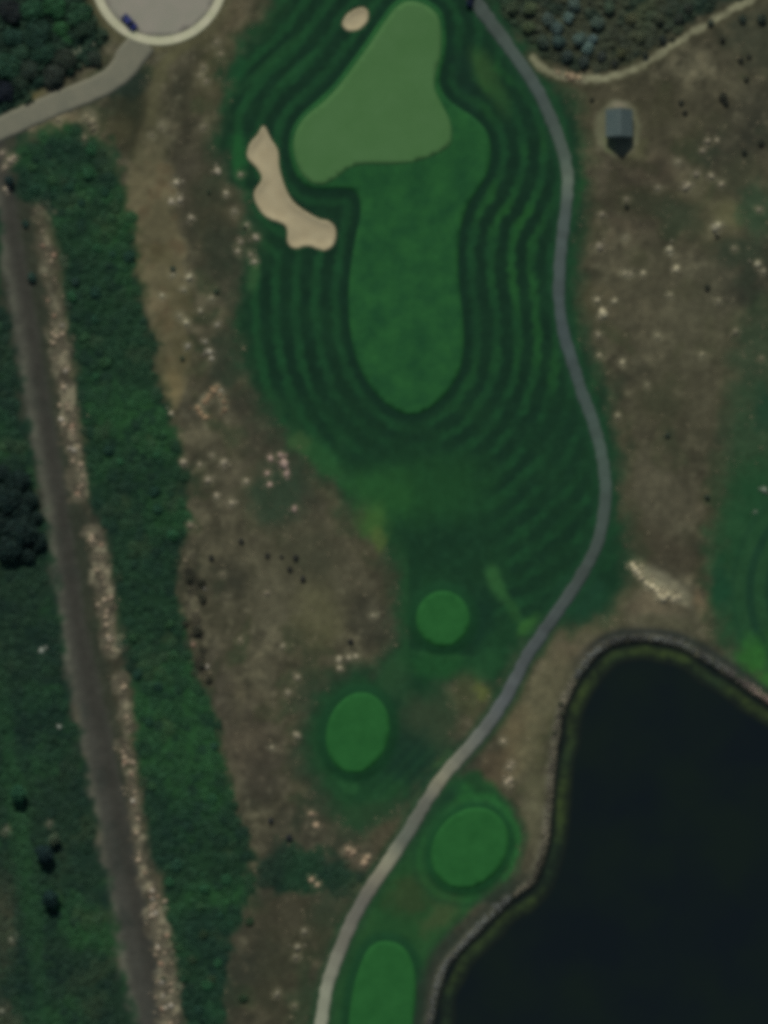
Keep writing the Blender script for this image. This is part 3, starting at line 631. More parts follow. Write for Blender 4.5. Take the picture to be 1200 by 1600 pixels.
def stone(px, py, r, label, group, col=(150, 142, 118), name='boulder', cat='boulder'):
    o = bpy.data.objects.new(name, STONE_ME[RS.randint(7)]); COL.objects.link(o)
    o.location = place(px, py, .05 * r); s = r; o.scale = (s * RS.uniform(.85, 1.2), s * RS.uniform(.85, 1.2), s * RS.uniform(.8, 1.1)); o.rotation_euler = (0, 0, RS.uniform(0, 6.28))
    if 'block' not in label: SAT.append((px, py, r / S, col))
    j = RS.uniform(.8, 1.08); o.color = alb(col[0] * j, col[1] * j, col[2] * j); tag(o, label, cat, group); return o
ORD = ['first','second','third','fourth','fifth','sixth','seventh','eighth','ninth','tenth','eleventh','twelfth','thirteenth','fourteenth','fifteenth','sixteenth','seventeenth','eighteenth','nineteenth','twentieth']
def zone(items, what, where, group, fn):
    items = sorted(items, key=lambda q: (q[1], q[0])); n = len(items)
    for i, it in enumerate(items):
        if n == 1: rank = ''
        elif i == 0: rank = ', topmost'
        elif i == n - 1: rank = ', lowest'
        elif i < n / 2: rank = ', %s from the top' % ORD[i]
        else: rank = ', %s from the bottom' % ORD[n - 1 - i]
        size = 'large ' if it[2] > 5.2 else ('small ' if it[2] < 3.4 else '')
        fn(it, (size + what + ' ' + where + rank).strip(), group)
G_ST = 'pale stones scattered over the dry ground'
def st(col=(150, 143, 120), g=G_ST): return lambda it, lb, gr: stone(it[0], it[1], it[2] * S, lb, gr, col)
zone([(253,198,3.2),(238,212,2.6),(318,199,4),(322,127,3.6),(318,105,3.8),(338,66,3),(345,84,2.6),(311,118,2.6)], 'pale stone', 'right of the road and turning circle', G_ST, st((125,118,95)))
zone([(340,267,6.2),(275,285,5),(268,314,5),(281,312,5.6),(298,340,4.6),(353,302,4.2),(376,272,3),(366,330,3)], 'pale stone', 'beside the top of the tan dirt strip', G_ST, st())
zone([(400,371,5),(376,378,3.4),(372,392,3.4),(397,409,5),(385,352,3),(392,398,3)], 'pale stone', 'just below left of the long crooked bunker', G_ST, st())
zone([(295,433,5.6),(287,453,4),(270,430,3.6),(253,462,3.2),(331,466,3.6),(313,486,5.8),(291,504,4.8),(281,494,3.4)], 'pale stone', 'along the right edge of the tan dirt strip', G_ST, st((142,138,112)))
zone([(340,508,4.2),(321,534,3.8),(327,549,5.6),(330,560,3.4),(294,541,4.4),(345,610,3)], 'pale stone', 'right of the lower end of the dirt strip', G_ST, st((148,144,124)))
ring = [(309,637,5),(314,646,4.2),(321,652,4.4),(319,627,4.6),(326,618,4.4),(334,610,5),(344,617,4),(350,628,5),(351,640,4.4),(324,624,3.8),(340,604,3.2)]
zone(ring, 'tan stone', 'in the broken ring below the dirt strip', 'rocks lying in a broken ring', st((132,112,84)))
stone(267, 646, 4.6 * S, 'single pale stone at the pointed foot of the tan dirt strip', G_ST)
zone([(287,722,5.6),(350,722,6),(325,750,5),(338,775,4.6),(362,786,5),(385,752,4),(331,712,3.4),(312,726,3)], 'pale stone', 'on the bare patch beside the left thicket', G_ST, st((146,138,114)))
zone([(438,711,5.6),(443,725,7.4),(423,716,3.8),(447,740,4.8),(421,757,3.6),(460,795,5),(418,740,3.4)], 'pinkish white rock', 'in the cluster beside the rough', 'pinkish rocks beside the rough grass', st((168,146,130)))
zone([(297,820,5.6),(417,927,4.6),(348,898,2.6),(375,1000,3.4)], 'pale stone', 'on the wide brown clearing', G_ST, st((124,116,94)))
zone([(530,1030,5.8),(545,1028,4.6),(556,1026,4),(531,1044,4.4),(465,1059,5.4),(450,1082,4),(464,1150,6.2),(442,1010,3.2),(583,962,3.2),(425,1168,4)], 'pale stone', 'around the left oval tee box', G_ST, st((136,130,106)))
zone([(487,1272,5),(494,1290,5.4),(545,1328,6),(552,1332,6.2),(569,1348,6.6),(574,1340,5),(487,1375,4.4),(496,1383,4.8)], 'pale stone', 'left of the path below the oval tee', G_ST, st((146,128,102)))
zone([(475,1455,4.8),(465,1480,6),(462,1495,5),(433,1553,4.6),(460,1572,3.4)], 'pale stone', 'in brown scrub left of the lower path', G_ST, st((120,116,94)))
zone([(1105,221,5.8),(1097,236,5.4),(1120,219,4),(1060,253,3),(1088,272,4.6),(1112,276,4.8),(1071,293,6.2),(1076,289,4.4),(1028,294,4.6),(1127,288,3.6)], 'pale stone', 'right of and below the shelter', G_ST, st((126,120,98)))
zone([(1117,356,6.6),(1122,352,4.8),(1186,328,3.4),(1046,390,7.2),(1184,412,6.2),(1193,424,5),(1148,389,3)], 'pale stone', 'on the dry ground near the right edge', G_ST, st((142,138,112)))
zone([(941,335,4.6),(937,385,6),(979,312,3.4),(977,372,2.8),(986,428,3.2)], 'pale stone', 'between the shelter and the cart path bend', G_ST, st((120,114,94)))
zone([(933,469,4.6),(942,489,7),(938,495,4.6),(935,523,5.4),(960,470,4),(977,427,4),(1005,427,4.4),(1057,420,5),(1047,461,4),(937,556,3.4),(973,566,4)], 'pale stone', 'on the bare ground right of the cart path', G_ST, st((148,142,114)))
zone([(1122,471,6),(1149,518,5.2),(1028,525,4.4),(1097,554,4.4),(965,650,5),(1012,602,2.8),(1190,560,2.8)], 'pale stone', 'on the wide clearing at the right', G_ST, st((126,122,96)))
zone([(1195,765,5.4),(1180,800,2.6)], 'grey white stone', 'in the green scrub at the right edge', G_ST, st((120,130,112)))
zone([(993,890,7),(988,883,5),(1003,903,5),(1011,912,6.4),(1019,916,5.4),(1027,922,5),(1037,934,7.6),(1044,930,5.2),(1053,936,5.4),(1061,934,4.4),(1030,930,4.4),(998,896,4)], 'white rock', 'in the pile above the pond', 'white rocks piled above the pond', st((172,164,132)))
zone([(797,1218,6.2),(792,1222,3.6),(796,1199,4.6),(800,1192,3),(786,1158,3)], 'pale stone', 'on the sand between the path and pond', G_ST, st((170,158,130)))
zone([(65,1016,4.8),(72,1012,3),(93,1135,4.2),(84,1020,3)], 'grey white stone', 'in scrub left of the service road', G_ST, st((132,138,124)))
zone([(18,1468,4.6),(3,1580,5),(10,1296,4),(78,1286,3.6)], 'dull pale stone', 'in the scrub at the lower left edge', G_ST, st((96,100,82)))
zone([(138,74,6.4),(146,70,4.6),(126,81,6),(116,84,4.6),(28,103,4.6),(81,74,3.6)], 'greyish rock', 'among the trees at the top left', 'rocks among the trees by the road', st((104,112,90)))
zone([(16,252,6.4),(8,262,5),(22,246,4),(4,240,5),(10,296,5)], 'pale rock', 'at the road corner, left edge', 'pale rocks by the road corner', st((146,136,114)))
zone([(143,190,6),(146,200,4.4),(132,216,4.4),(91,188,4.4),(136,182,4)], 'pale rock', 'on the verge under the road', 'pale rocks on the road verge', st((124,118,92)))
zone([(886,117,5),(894,120,6.2),(905,122,4),(872,113,3.4)], 'tan rock', 'on the pale footpath under the scrub', 'tan rocks beside the footpath', st((152,134,104)))

# rubble strips: the big blocks one by one, the small ones as stuff
def along(line, u):
    i = u * (len(line) - 1); k = int(i); f = i - k; k2 = min(k + 1, len(line) - 1); return line[k] * (1 - f) + line[k2] * f
SN = ['longest rubble strip by the service road', 'second rubble strip by the service road', 'shortest rubble strip by the service road', 'fourth rubble strip by the service road', 'lowest rubble strip by the service road', 'rubble between thicket and clearing']
TV, TF, TC = [], [], []
def add_stone_mass(x, y, z, r, col):
    n = len(TV) * 12
    V = IV * (1 + RS.uniform(-.22, .22, (12, 1))) * np.array([r * RS.uniform(.8, 1.3), r * RS.uniform(.8, 1.2), r * RS.uniform(.5, .9)])
    a = RS.uniform(0, 6.28); ca, sa = math.cos(a), math.sin(a); V = V @ np.array([[ca, sa, 0], [-sa, ca, 0], [0, 0, 1]])
    TV.append(V + np.array([x, y, z + r * .2])); TF.append(np.array(IF) + n); TC.append(np.tile(np.array(alb(*col)), (12, 1)))
def flush_mass(name, label, cat):
    global TV, TF, TC
    me = mesh_from(name, np.vstack(TV), np.vstack(TF)); ca = me.color_attributes.new('tint', 'FLOAT_COLOR', 'POINT'); ca.data.foreach_set('color', np.vstack(TC).astype(np.float32).ravel())
    o = link(name, me, M['stone_mass']); tag(o, label, cat, kind='stuff'); TV, TF, TC = [], [], []; return o
for k, (ln, w) in enumerate(zip(STRIPS, STRIP_W)):
    L = np.linalg.norm(np.diff(ln, axis=0), axis=1).sum()
    nb = min(40, int(L * w * (.0072 if k < 5 else .003))); blocks = []
    for _ in range(nb):
        u = RS.uniform(0, 1); p = along(ln, u) + np.array([RS.normal(0, w * .42), RS.normal(0, 3)])
        if k == 0 and u < .4 and RS.rand() < .55: continue
        c = (146, 132, 108) if k < 5 else (98, 92, 72)
        if RS.rand() < .18: c = (158, 152, 134)
        elif RS.rand() < .2: c = (140, 116, 94)
        blocks.append((p[0], p[1], RS.uniform(2.4, 5.0), c))
    zone(blocks, 'block' if k < 5 else 'dull block', 'in the ' + SN[k], 'blocks in the ' + SN[k], lambda it, lb, gr: stone(it[0], it[1], it[2] * S, lb, gr, it[3]))
    for _ in range(int(L * w * .030)):
        u = RS.uniform(0, 1); p = along(ln, u) + np.array([RS.normal(0, w * .5), RS.normal(0, 3)])
        if k == 0 and u < .4 and RS.rand() < .55: continue
        j = RS.uniform(.6, 1.15); c = (128 * j, 118 * j, 96 * j) if k < 5 else (84 * j, 80 * j, 62 * j)
        x, y = W(*p); add_stone_mass(x, y, float(Hat(*p)), RS.uniform(.8, 2.0) * S, c)
flush_mass('rubble', 'small pale rubble between the blocks beside the service road', 'rubble')
# loose stones on the bare ground, too small to pick apart
cnt = 0
while cnt < 1500:
    p = RS.uniform((160, 0), (1200, 1600)); i = int((p[1] - gy[0]) / STEP); j = int((p[0] - gx[0]) / STEP)
    if dcls[i, j] != 0 or d_path[i, j] < 16 or d_road[i, j] < 25 or d_bulb[i, j] < 112 or d_pond[i, j] < 25 or d_fair[i, j] < 10: continue
    if n60[i, j] + RS.uniform(-.5, .5) < 0: continue
    cnt += 1; q = RS.uniform(.75, 1.3) * np.array((96, 90, 70)); x, y = W(*p); add_stone_mass(x, y, float(Hat(*p)), RS.uniform(.7, 1.7) * S, q)
for (px, py, r, col) in SAT:
    for _ in range(RS.randint(3, 8)):
        a = RS.uniform(0, 6.28); q = r * RS.uniform(.9, 2.2); sx2, sy2 = px + math.cos(a) * q, py + math.sin(a) * q
        x, y = W(sx2, sy2); add_stone_mass(x, y, float(Hat(sx2, sy2)), r * RS.uniform(.16, .42) * S, np.array(col, float) * RS.uniform(.6, .9))
flush_mass('loose_stones', 'small loose stones scattered over the bare brown ground', 'stones')
# riprap round the pond
for k in range(2600):
    u = RS.uniform(0, 1); i = int(u * (len(STONELINE) - 1)); p = along(STONELINE, u); off = RS.normal(-1.5, 2.8); q = p + IN[i] * off
    wet = off > 4.5; pk = max(0, min(1, (p[0] - 1120) / 80)) if p[1] < 1200 else 0
    sw = 1 if p[1] > 1340 else 0; base = np.array((82, 86, 80)) * (1 - pk) + np.array((116, 98, 88)) * pk
    wst = 1 if (p[0] < 900 and p[1] < 1400) else 0; base = base * (1 - wst) + np.array((104, 100, 82)) * wst
    base = base * (1.0 + .05 * sw) * (0.35 if wet else RS.uniform(.8, 1.35)) * (0.72 + .3 * float(vnoise(np.array(p[0]), np.array(p[1]), 30, 55)))
    x, y = W(*q); add_stone_mass(x, y, max(float(Hat(*q)), WATER_Z - .1), RS.uniform(.8, 2.1) * S, base)
flush_mass('riprap', 'grey stones lining the pond edge', 'riprap')

# ------------------------------------------------------------------ leaves, shrubs, trees
def leaves(n, rx, ry, h, z0, size, seed, lobes=6, low=.0):
    """n small leaf-cluster faces through a lumpy crown; returns V, F, tint"""
    R_ = np.random.RandomState(seed); V = np.zeros((n * 4, 3)); T_ = np.zeros((n * 4, 3))
    L = [(0, 0, .55, .8)] + [(math.cos(a) * R_.uniform(.35, .62), math.sin(a) * R_.uniform(.35, .62), R_.uniform(.25, .6), R_.uniform(.34, .52)) for a in np.linspace(0, 6.28, lobes, endpoint=False) + R_.uniform(0, 1)]
    for i in range(n):
        lx, ly, lz, lr = L[R_.randint(len(L))] if R_.rand() > .25 else L[0]
        d = R_.normal(size=3); d /= np.linalg.norm(d); 
        if d[2] < -.2: d[2] *= -1
        rr_ = lr * R_.uniform(.55, 1.05) ** .6
        c = np.array([(lx + d[0] * rr_) * rx, (ly + d[1] * rr_) * ry, z0 + h * max(low, min(1.15, lz * .9 + d[2] * rr_ * .8))])
        nn = d + R_.normal(size=3) * .55; nn /= np.linalg.norm(nn)
        a = np.cross(nn, R_.normal(size=3)); a /= np.linalg.norm(a); b = np.cross(nn, a); s = size * R_.uniform(.6, 1.3)
        for q, (u, v) in enumerate(((-1, -.6), (.3, -1), (1, .5), (-.4, 1))): V[i * 4 + q] = c + (a * u + b * v) * s * .5
        T_[i * 4:i * 4 + 4] = R_.uniform(.72, 1.3) * np.array([R_.uniform(.9, 1.12), 1, R_.uniform(.88, 1.08)])
    F = [(4 * i, 4 * i + 1, 4 * i + 2, 4 * i + 3) for i in range(n)]
    return V, F, T_
def leaf_mesh(name, V, F, T_, mats, extraV=None, extraF=None):
    n = len(V)
    if extraV: V = np.vstack([V, np.array(extraV)]); F = list(F) + [tuple(i + n for i in f) for f in extraF]; T_ = np.vstack([T_, np.ones((len(extraV), 3))])
    me = mesh_from(name, V, F); 
    for m in mats: me.materials.append(m)
    if extraV:
        mi = np.zeros(len(F), np.int32); mi[-len(extraF):] = 1; me.polygons.foreach_set('material_index', mi)
    ca = me.color_attributes.new('tint', 'FLOAT_COLOR', 'POINT'); ca.data.foreach_set('color', np.concatenate([T_, np.ones((len(V), 1))], 1).astype(np.float32).ravel())
    return me
def tube(V, F, p, q, r0, r1, n=6):
    p = np.array(p, float); q = np.array(q, float); d = q - p; d /= np.linalg.norm(d); a = np.cross(d, (0.3, .9, .2)); a /= np.linalg.norm(a); b = np.cross(d, a); k = len(V)
    for c, r in ((p, r0), (q, r1)):
        for i in range(n): t_ = 2 * math.pi * i / n; V.append(tuple(c + (a * math.cos(t_) + b * math.sin(t_)) * r))
    for i in range(n): F.append((k + i, k + (i + 1) % n, k + n + (i + 1) % n, k + n + i))
SHRUB = []
for s in range(5):   # unit radius 1 m, 1.1 m high
    V, F, T_ = leaves(240, 1, .95, 1.15, .12, .28, 100 + s, 5)
    eV, eF = [], []
    for k in range(5):
        a = k * 1.26 + s; tube(eV, eF, (0, 0, -.05), (math.cos(a) * .5, math.sin(a) * .5, .7), .05, .02, 5)
    SHRUB.append(leaf_mesh('shrub', V, F, T_, [M['leaf'], M['bark']], eV, eF))
CROWN, TRUNK = [], []
for s in range(5):   # unit radius 1, scaled per tree; crown bottom above the ground
    V, F, T_ = leaves(900, 1, .96, 1.0, .55, .17, 200 + s, 8)
    CROWN.append(leaf_mesh('crown', V, F, T_, [M['leaf']]))
    eV, eF = [], []; tube(eV, eF, (0, 0, -.05), (.03, .02, .5), .07, .05, 8); tube(eV, eF, (.03, .02, .5), (0, 0, 1.15), .05, .02, 7)
    for k in range(5):
        a = k * 1.3 + s; tube(eV, eF, (.03, .02, .42 + .06 * k), (math.cos(a) * .55, math.sin(a) * .55, .9 + .05 * k), .028, .01, 6)
    me = mesh_from('trunk', eV, eF, True); me.materials.append(M['bark']); TRUNK.append(me)
def shrub(px, py, r, label, group, col=(34, 40, 32)):
    o = bpy.data.objects.new('shrub', SHRUB[RS.randint(5)]); COL.objects.link(o); o.location = place(px, py, .03)
    s = r * S; lo = 'thicket' in label; o.scale = (s, s * RS.uniform(.85, 1.15), s * RS.uniform(.8, 1.1) * (.5 if lo else .85)); o.rotation_euler.z = RS.uniform(0, 6.28); o.color = alb(*col, 1.45 if lo else 2.1); tag(o, label, 'shrub', group); return o
def tree(px, py, r, label, group, col, hk=1.0):
    if 'wood' in label: hk *= .62
    e = empty('tree', place(px, py, .03), RS.uniform(0, 6.28)); s = r * S * (1.22 if 'wood' not in label else 1.1); e.scale = (s, s, s * hk); tag(e, label, 'tree', group)
    k = RS.randint(5)
    c = bpy.data.objects.new('crown', CROWN[k]); COL.objects.link(c); c.parent = e; c.color = alb(*col, 1.95)
    t_ = bpy.data.objects.new('trunk', TRUNK[k]); COL.objects.link(t_); t_.parent = e
    return e
def sh(col): return lambda it, lb, gr: shrub(it[0], it[1], it[2], lb, gr, col)
def tr(col, hk=1.0): return lambda it, lb, gr: tree(it[0], it[1], it[2], lb, gr, it[3] if len(it) > 3 else col, hk)
G_SH = 'dark shrubs dotted over the dry ground'
zone([(1130,152,9),(1134,160,6),(1064,160,6),(1070,176,5),(1157,94,6),(1170,88,5),(1129,62,6),(1166,124,5)], 'dark rounded shrub', 'on dry ground right of the shelter', G_SH, sh((34,36,30)))
zone([(1189,223,6),(1163,238,6),(979,322,5.5),(1120,369,4.5),(1105,449,5.5),(925,156,4.5)], 'dark shrub', 'around the right clearing', G_SH, sh((32,36,30)))
zone([(1105,777,5.5),(1043,680,5),(1160,30,8),(1190,30,9),(1110,36,7)], 'dark low bush', 'at the right side of the frame', G_SH, sh((34,42,36)))
zone([(377,845,5.5),(330,871,5.5),(418,868,5),(440,870,4),(462,871,5.5),(453,889,5),(473,904,6),(548,1002,5.5)], 'small dark shrub', 'on the brown clearing left of the tees', G_SH, sh((32,34,32)))
zone([(423,1282,6),(452,1309,6.5)], 'dark shrub', 'at the foot of the brown clearing', G_SH, sh((28,32,34)))
zone([(338,455,6),(326,300,4),(285,560,4.5),(382,355,4)], 'dull green shrub', 'between the dirt strip and the rough grass', G_SH, sh((38,50,38)))
zone([(315,910,8),(316,935,8),(290,974,6),(308,985,9),(316,1040,7),(326,1062,7),(296,905,6)], 'dark bush', 'in the clearing edge rubble', 'dark bushes on the rubble edge of the clearing', sh((36,38,30)))
zone([(876,1100,4.5),(878,1115,4),(866,1145,4)], 'small dark bush', 'on the stony west bank of the pond', 'bushes on the pond bank', sh((34,40,30)))
zone([(275,1477,7),(255,1530,5),(318,1460,9),(300,1500,9),(390,1440,8),(330,1530,10),(380,1560,9)], 'olive bush', 'at the foot of the left thicket', 'bushes at the lower end of the left thicket', sh((34,50,34)))
zone([(270,420,5),(118,440,8),(50,434,9),(40,350,7)], 'dark green bush', 'near the top of the service road', 'bushes near the top of the service road', sh((26,42,36)))
G_T = 'trees in the dark clump left of the service road'
zone([(2,738,13),(29,752,17),(12,778,22),(47,781,13),(31,799,15),(3,816,16),(38,829,22),(62,846,12),(16,854,20),(44,866,12),(58,808,9)], 'dark bushy tree', 'left of the service road', G_T, tr((17,29,26), .7))
zone([(12,20,20,(26,32,32)),(52,14,18,(28,56,38)),(88,8,17,(30,62,38)),(122,22,16,(30,56,38)),(20,60,18,(26,48,38)),(58,52,18,(24,44,34)),(96,46,11,(34,68,40)),(108,62,9,(34,66,40)),(134,44,14,(30,46,34)),(70,84,17,(26,48,36)),(36,84,14,(34,56,42)),(98,92,14,(34,42,34)),(146,92,11,(36,46,38)),(8,108,17,(28,52,38)),(48,112,15,(34,46,38)),(84,118,14,(36,44,38)),(8,140,15,(20,26,32)),(30,130,12,(30,44,34))], 'tree', 'above the road at top left', 'trees above the road at the top left', lambda it, lb, gr: tree(it[0] + RS.uniform(-4, 4), it[1] + RS.uniform(-4, 4), it[2] * RS.uniform(.8, 1.25), lb, gr, tuple(.84 * v for v in (it[3] if len(it) > 3 else (28, 48, 36))), .5))
zone([(15,283,7,(26,42,40)),(72,1333,13,(20,34,34)),(80,1403,12,(20,36,34)),(86,1310,9,(50,62,48)),(30,1240,12,(28,56,40))], 'dark tree', 'in the scrub at the left edge', 'single trees in the scrub at the left edge', tr((24,40,36), 1.2))
blue = (52, 64, 58)
zone([(856,30,10,blue),(870,44,10,(52,66,62)),(888,28,9,(60,76,70)),(905,62,11,(54,68,62)),(918,76,10,(60,76,70)),(925,62,8,(58,74,72)),(896,8,11,(52,64,58)),(934,36,11,(50,62,54)),(872,66,11,(40,54,50)),(886,88,9,(40,50,46)),(848,66,11,(40,50,42)),(912,96,9,(40,48,44)),(826,44,10,(50,60,42)),(952,12,10,(46,58,46)),(828,14,11,(52,62,44)),(800,14,10,(44,54,40)),(940,88,8,(40,46,42)),(970,84,8,(50,54,38)),(1000,60,9,(50,56,42)),(985,30,10,(54,58,42)),(1030,30,9,(46,52,40)),(1060,30,9,(34,40,34)),(1035,62,7,(30,36,32)),(1075,14,8,(34,40,34)),(1008,86,6,(32,38,32)),(960,100,6,(34,38,34))], 'tree', 'in the wood above the pale footpath', 'trees above the footpath at the top right', tr(blue, 1.15))
# bushes one can make out on top of the long thicket
lst = []
for k in range(44):
    for _ in range(60):
        p = RS.uniform((20, 215), (390, 1590)); i = int((p[1] - gy[0]) / STEP); j = int((p[0] - gx[0]) / STEP)
        if d_thick[0][i, j] < -9 and all(np.hypot(p[0] - q[0], p[1] - q[1]) > 24 for q in lst): lst.append(p); break
bands = [(200, 480, 'beside the upper dirt strip'), (480, 720, 'beside the lower dirt strip'), (720, 980, 'above the rubble edge'), (980, 1240, 'below the rubble edge'), (1240, 1640, 'near the bottom')]
for a, b_, wh in bands:
    its = [(p[0], p[1], RS.uniform(7, 12)) for p in lst if a <= p[1] < b_]
    zone(its, 'green bush', 'in the left thicket ' + wh, 'bushes in the left thicket ' + wh, lambda it, lb, gr: shrub(it[0], it[1], it[2], lb, gr, [(28, 54, 40), (32, 64, 42), (25, 48, 38), (36, 62, 40)][RS.randint(4)]))
shrub(734, 6, 8, 'blue black bush beside the cart path at the top edge', 'bushes beside the cart path', (20, 26, 40))
shrub(736, -6, 8, 'dark bush beside the cart path just above the blue black one', 'bushes beside the cart path', (22, 30, 36))

# thicket masses: leaf clusters on low domes
def thicket(name, idx, dens, cols, hmax, label, seed):
    R_ = np.random.RandomState(seed); poly = THICKS[idx]; d = d_thick[idx]
    x0_, x1_ = max(poly[:, 0].min(), -60), min(poly[:, 0].max(), 1260); y0_, y1_ = max(poly[:, 1].min(), -60), min(poly[:, 1].max(), 1660)
    area = (x1_ - x0_) * (y1_ - y0_) * S * S; nc = int(area / 1.9); Cc = R_.uniform((x0_, y0_), (x1_, y1_), (nc, 2))
    ii = ((Cc[:, 1] - gy[0]) / STEP).astype(int); jj = ((Cc[:, 0] - gx[0]) / STEP).astype(int)
    dd = d[ii, jj] + wob[ii, jj] * 2.4 + 6 * n12[ii, jj] + 1
    keep = (dd < -2) & (m_serv[ii, jj] < .3) & (np.minimum.reduce([q[ii, jj] for q in d_str]) > 12) & (d_path[ii, jj] > 16) & (d_trail[ii, jj] > 10) & (d_bulb[ii, jj] > 112) & (d_road[ii, jj] > 24)
    Cc = Cc[keep]; ii = ii[keep]; jj = jj[keep]; VV = []; TT = []
    for (cx, cy), i, j in zip(Cc, ii, jj):
        big = .5 + .5 * n40[i, j]; r = R_.uniform(.5, 1.0) * (1 + .5 * big); h = .6 * hmax * R_.uniform(.4, .8) * (.5 + .7 * big)
        n = int(dens * r * r) + 4
        dirs = R_.normal(size=(n, 3)); dirs /= np.linalg.norm(dirs, axis=1)[:, None]; dirs[:, 2] = np.abs(dirs[:, 2]); rr_ = R_.uniform(.6, 1.05, (n, 1))
        x, y = W(cx, cy); c = np.array([x, y, Hh[i, j]]) + dirs * rr_ * np.array([r, r, h]) + np.array([0, 0, .05])
        nn = dirs * .35 + np.array([0, 0, 1.0]) + R_.normal(size=(n, 3)) * .3; nn /= np.linalg.norm(nn, axis=1)[:, None]
        a = np.cross(nn, R_.normal(size=(n, 3))); a /= np.linalg.norm(a, axis=1)[:, None]; b = np.cross(nn, a); s = R_.uniform(.18, .4, (n, 1))
        q = np.stack([c + (a * u + b * v) * s for u, v in ((-1, -.6), (.3, -1), (1, .5), (-.4, 1))], 1)
        VV.append(q.reshape(-1, 3))
        base = C[i, j] * .8 + np.array(cols[R_.randint(len(cols))], float) * .2
        tint = lin(base) / KA * (1.3 if idx in (2, 3) else 1.16) * R_.uniform(.88, 1.14)
        tc_ = tint[None, :] * R_.uniform(.85, 1.15, (n, 1)); TT.append(np.repeat(tc_, 4, axis=0))
    V = np.vstack(VV); T_ = np.vstack(TT); n = len(V) // 4
    me = bpy.data.meshes.new(name); me.vertices.add(n * 4); me.vertices.foreach_set('co', V.astype(np.float32).ravel())
    me.loops.add(n * 4); me.loops.foreach_set('vertex_index', np.arange(n * 4, dtype=np.int32)); me.polygons.add(n)
    me.polygons.foreach_set('loop_start', (np.arange(n) * 4).astype(np.int32)); me.polygons.foreach_set('loop_total', np.full(n, 4, np.int32)); me.update(calc_edges=True)
    ca = me.color_attributes.new('tint', 'FLOAT_COLOR', 'POINT'); ca.data.foreach_set('color', np.concatenate([T_, np.ones((n * 4, 1))], 1).astype(np.float32).ravel())
    o = link(name, me, M['leaf_mass']); tag(o, label, 'thicket', kind='stuff'); return n
nl = 0
nl += thicket('thicket', 0, 22, [(28,56,38),(24,48,36),(34,68,42),(28,60,44)], .9, 'long band of dense green scrub between the service road and the clearing', 1)
nl += thicket('thicket', 1, 20, [(26,50,36),(22,42,34),(34,62,40)], .9, 'green scrub filling the left edge beyond the service road', 2)
nl += thicket('thicket', 2, 24, [(26,46,34),(22,40,32),(34,54,38)], 3.4, 'dark undergrowth beneath the trees at the top left', 3)
nl += thicket('thicket', 3, 24, [(44,56,42),(34,44,38),(60,64,44),(40,48,42)], 2.0, 'olive undergrowth of the wood at the top right', 4)
nl += thicket('thicket', 4, 9, [(30,58,40),(32,52,38)], .45, 'small green scrub patch left of the lower cart path', 5)
print('leaf faces', nl)

# ------------------------------------------------------------------ the shelter
def shelter():
    sx_, sy_ = W(966.5, 193.5); gz = float(Hat(966, 200)) - .03
    e = empty('shelter', (sx_, sy_, gz), 0); tag(e, 'small open shelter with a steep grey gable roof on the gravel oval', 'shelter')
    hw, hl, eh, rh = 2.95, 3.0, 2.2, 5.3
    V, F = [], []; box(V, F, -hw + .15, hw - .15, -hl + .15, hl - .15, -.1, .12); link('floor_slab', mesh_from('floor_slab', V, F), M['conc'], e)
    for ax_ in (-1, 1):
        for ay_ in (-1, 0, 1):
            V, F = [], []; cx, cy = ax_ * (hw - .5), ay_ * (hl - .5); box(V, F, cx - .09, cx + .09, cy - .09, cy + .09, .12, eh + .35); link('post', mesh_from('post', V, F), M['wood'], e)
    for s in (-1, 1):
        # roof slope, with raised seams as separate strips
        V, F = [], []; t0 = .09
        a = [(s * hw, -hl, eh), (s * hw, hl, eh), (0, hl, rh), (0, -hl, rh)]
        V = a + [(p[0], p[1], p[2] + t0) for p in a]
        F = [(0,1,2,3),(4,7,6,5),(0,4,5,1),(1,5,6,2),(2,6,7,3),(3,7,4,0)]
        sl_ = link('roof_slope', mesh_from('roof_slope', V, F), M['roof'], e)
        for k in range(9):
            yy = -hl + .02 + k * (2 * hl - .1) / 8; V = [(s * hw, yy, eh + t0 - .01), (s * hw, yy + .05, eh + t0 - .01), (0, yy + .05, rh + t0 - .01), (0, yy, rh + t0 - .01)]; V += [(p[0], p[1], p[2] + .05) for p in V]
            link('roof_seam', mesh_from('roof_seam', V, F), M['roof'], sl_)
    V, F = [], []; box(V, F, -.12, .12, -hl - .02, hl + .02, rh + .02, rh + .16); link('ridge_cap', mesh_from('ridge_cap', V, F), M['roof'], e)
    for s in (-1, 1):   # boarded gable ends
        V = [(-hw + .2, s * (hl - .25), eh - .05), (hw - .2, s * (hl - .25), eh - .05), (0, s * (hl - .25), rh - .12)]; V += [(p[0], p[1] - s * .08, p[2]) for p in V]
        link('gable', mesh_from('gable', V, [(0,1,2),(3,5,4),(0,3,4,1),(1,4,5,2),(2,5,3,0)]), M['wood'], e)
        V, F = [], []; box(V, F, s * (hw - .5) - .07, s * (hw - .5) + .07, -hl + .35, hl - .35, eh + .36, eh + .5); link('beam', mesh_from('beam', V, F), M['wood'], e)
    V, F = [], []; box(V, F, -1.2, 1.2, .9, 1.3, .12, .55); link('bench', mesh_from('bench', V, F), M['wood'], e)
shelter()

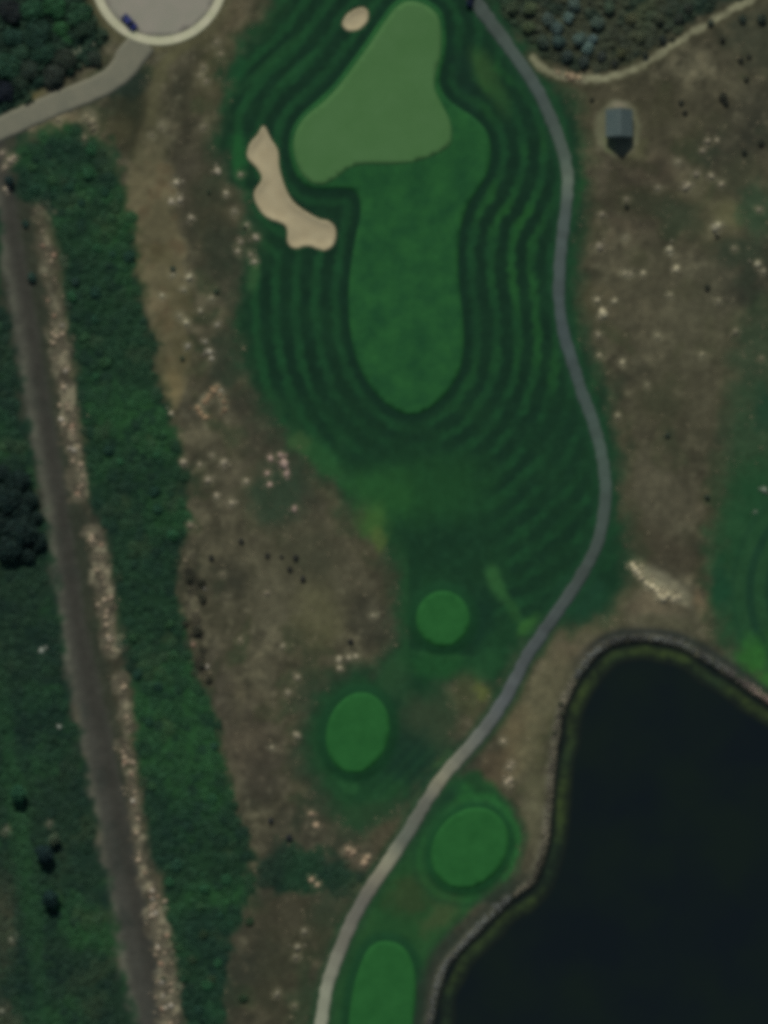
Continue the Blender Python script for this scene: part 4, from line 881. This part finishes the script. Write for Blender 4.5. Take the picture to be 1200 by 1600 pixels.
# ------------------------------------------------------------------ the parked car
def car():
    x, y = W(202.5, 35.5); z = float(Hat(202, 35)) + .09
    e = empty('parked_car', (x, y, z), rad(-48)); tag(e, 'small dark blue car parked against the kerb of the turning circle', 'car')
    paint = plain_mat('car_paint', alb(38, 44, 92), alb(42, 48, 100), .5, 2, .04, .3, .0, .5); glass = plain_mat('car_glass', alb(26, 36, 40), alb(30, 40, 44), .5, 2, .04, .1, .0, .5)
    lamp = plain_mat('lamp_glass', (.6, .6, .55, 1), (.6, .6, .58, 1), 1, 3, .02, .2); red = plain_mat('tail_glass', (.3, .02, .02, 1), (.3, .03, .02, 1), 1, 3, .02, .2)
    def loft(secs):
        V, F = [], []
        for xx, w, zb, zt in secs: V += [(xx, -w, zb), (xx, -w * 1.0, zb + (zt - zb) * .6), (xx, -w * .86, zt), (xx, w * .86, zt), (xx, w, zb + (zt - zb) * .6), (xx, w, zb)]
        n = len(secs)
        for i in range(n - 1):
            for j in range(6): a = i * 6 + j; b = i * 6 + (j + 1) % 6; F.append((a, a + 6, b + 6, b))
        F.append(tuple(range(6))); F.append(tuple(reversed(range(6 * (n - 1), 6 * n)))); return V, F
    V, F = loft([(-2.0, .72, .35, .72), (-1.9, .82, .25, .92), (-1.2, .86, .22, .98), (.7, .86, .22, .96), (1.6, .83, .25, .82), (1.95, .74, .32, .66)])
    body = link('body', mesh_from('body', V, F, True), paint, e)
    V, F = loft([(-1.75, .60, .9, .96), (-1.25, .70, .9, 1.40), (.1, .70, .9, 1.44), (.95, .66, .9, .97)])
    link('window_band', mesh_from('window_band', V, F, True), glass, e)
    V, F = [], []; box(V, F, -1.2, .12, -.58, .58, 1.41, 1.47); link('roof', mesh_from('roof', V, F), paint, e)
    def wheel(cx, cy):
        V, F = [], []
        for yy in (-.1, .1):
            for i in range(16): a = i * math.pi / 8; V.append((cx + .31 * math.cos(a), cy + yy, .31 + .31 * math.sin(a)))
        for i in range(16): F.append((i, (i + 1) % 16, 16 + (i + 1) % 16, 16 + i))
        F += [tuple(reversed(range(16))), tuple(range(16, 32))]; w_ = link('wheel', mesh_from('wheel', V, F), M['dark'], e)
        V = [(cx + .17 * math.cos(i * math.pi / 4), cy + (.104 if cy > 0 else -.104), .31 + .17 * math.sin(i * math.pi / 4)) for i in range(8)]; link('rim', mesh_from('rim', V, [tuple(range(8))]), lamp, w_)
    for cx in (-1.25, 1.25):
        for cy in (-.78, .78): wheel(cx, cy)
    for s in (-1, 1):
        V, F = [], []; box(V, F, 1.84, 1.97, s * .55 - .14, s * .55 + .14, .52, .64); link('headlight', mesh_from('headlight', V, F), lamp, e)
        V, F = [], []; box(V, F, -2.0, -1.88, s * .55 - .14, s * .55 + .14, .62, .78); link('tail_light', mesh_from('tail_light', V, F), red, e)
        V, F = [], []; box(V, F, .6, .75, s * .92 - .09, s * .92 + .09, .9, 1.02); link('mirror', mesh_from('mirror', V, F), paint, e)
car()
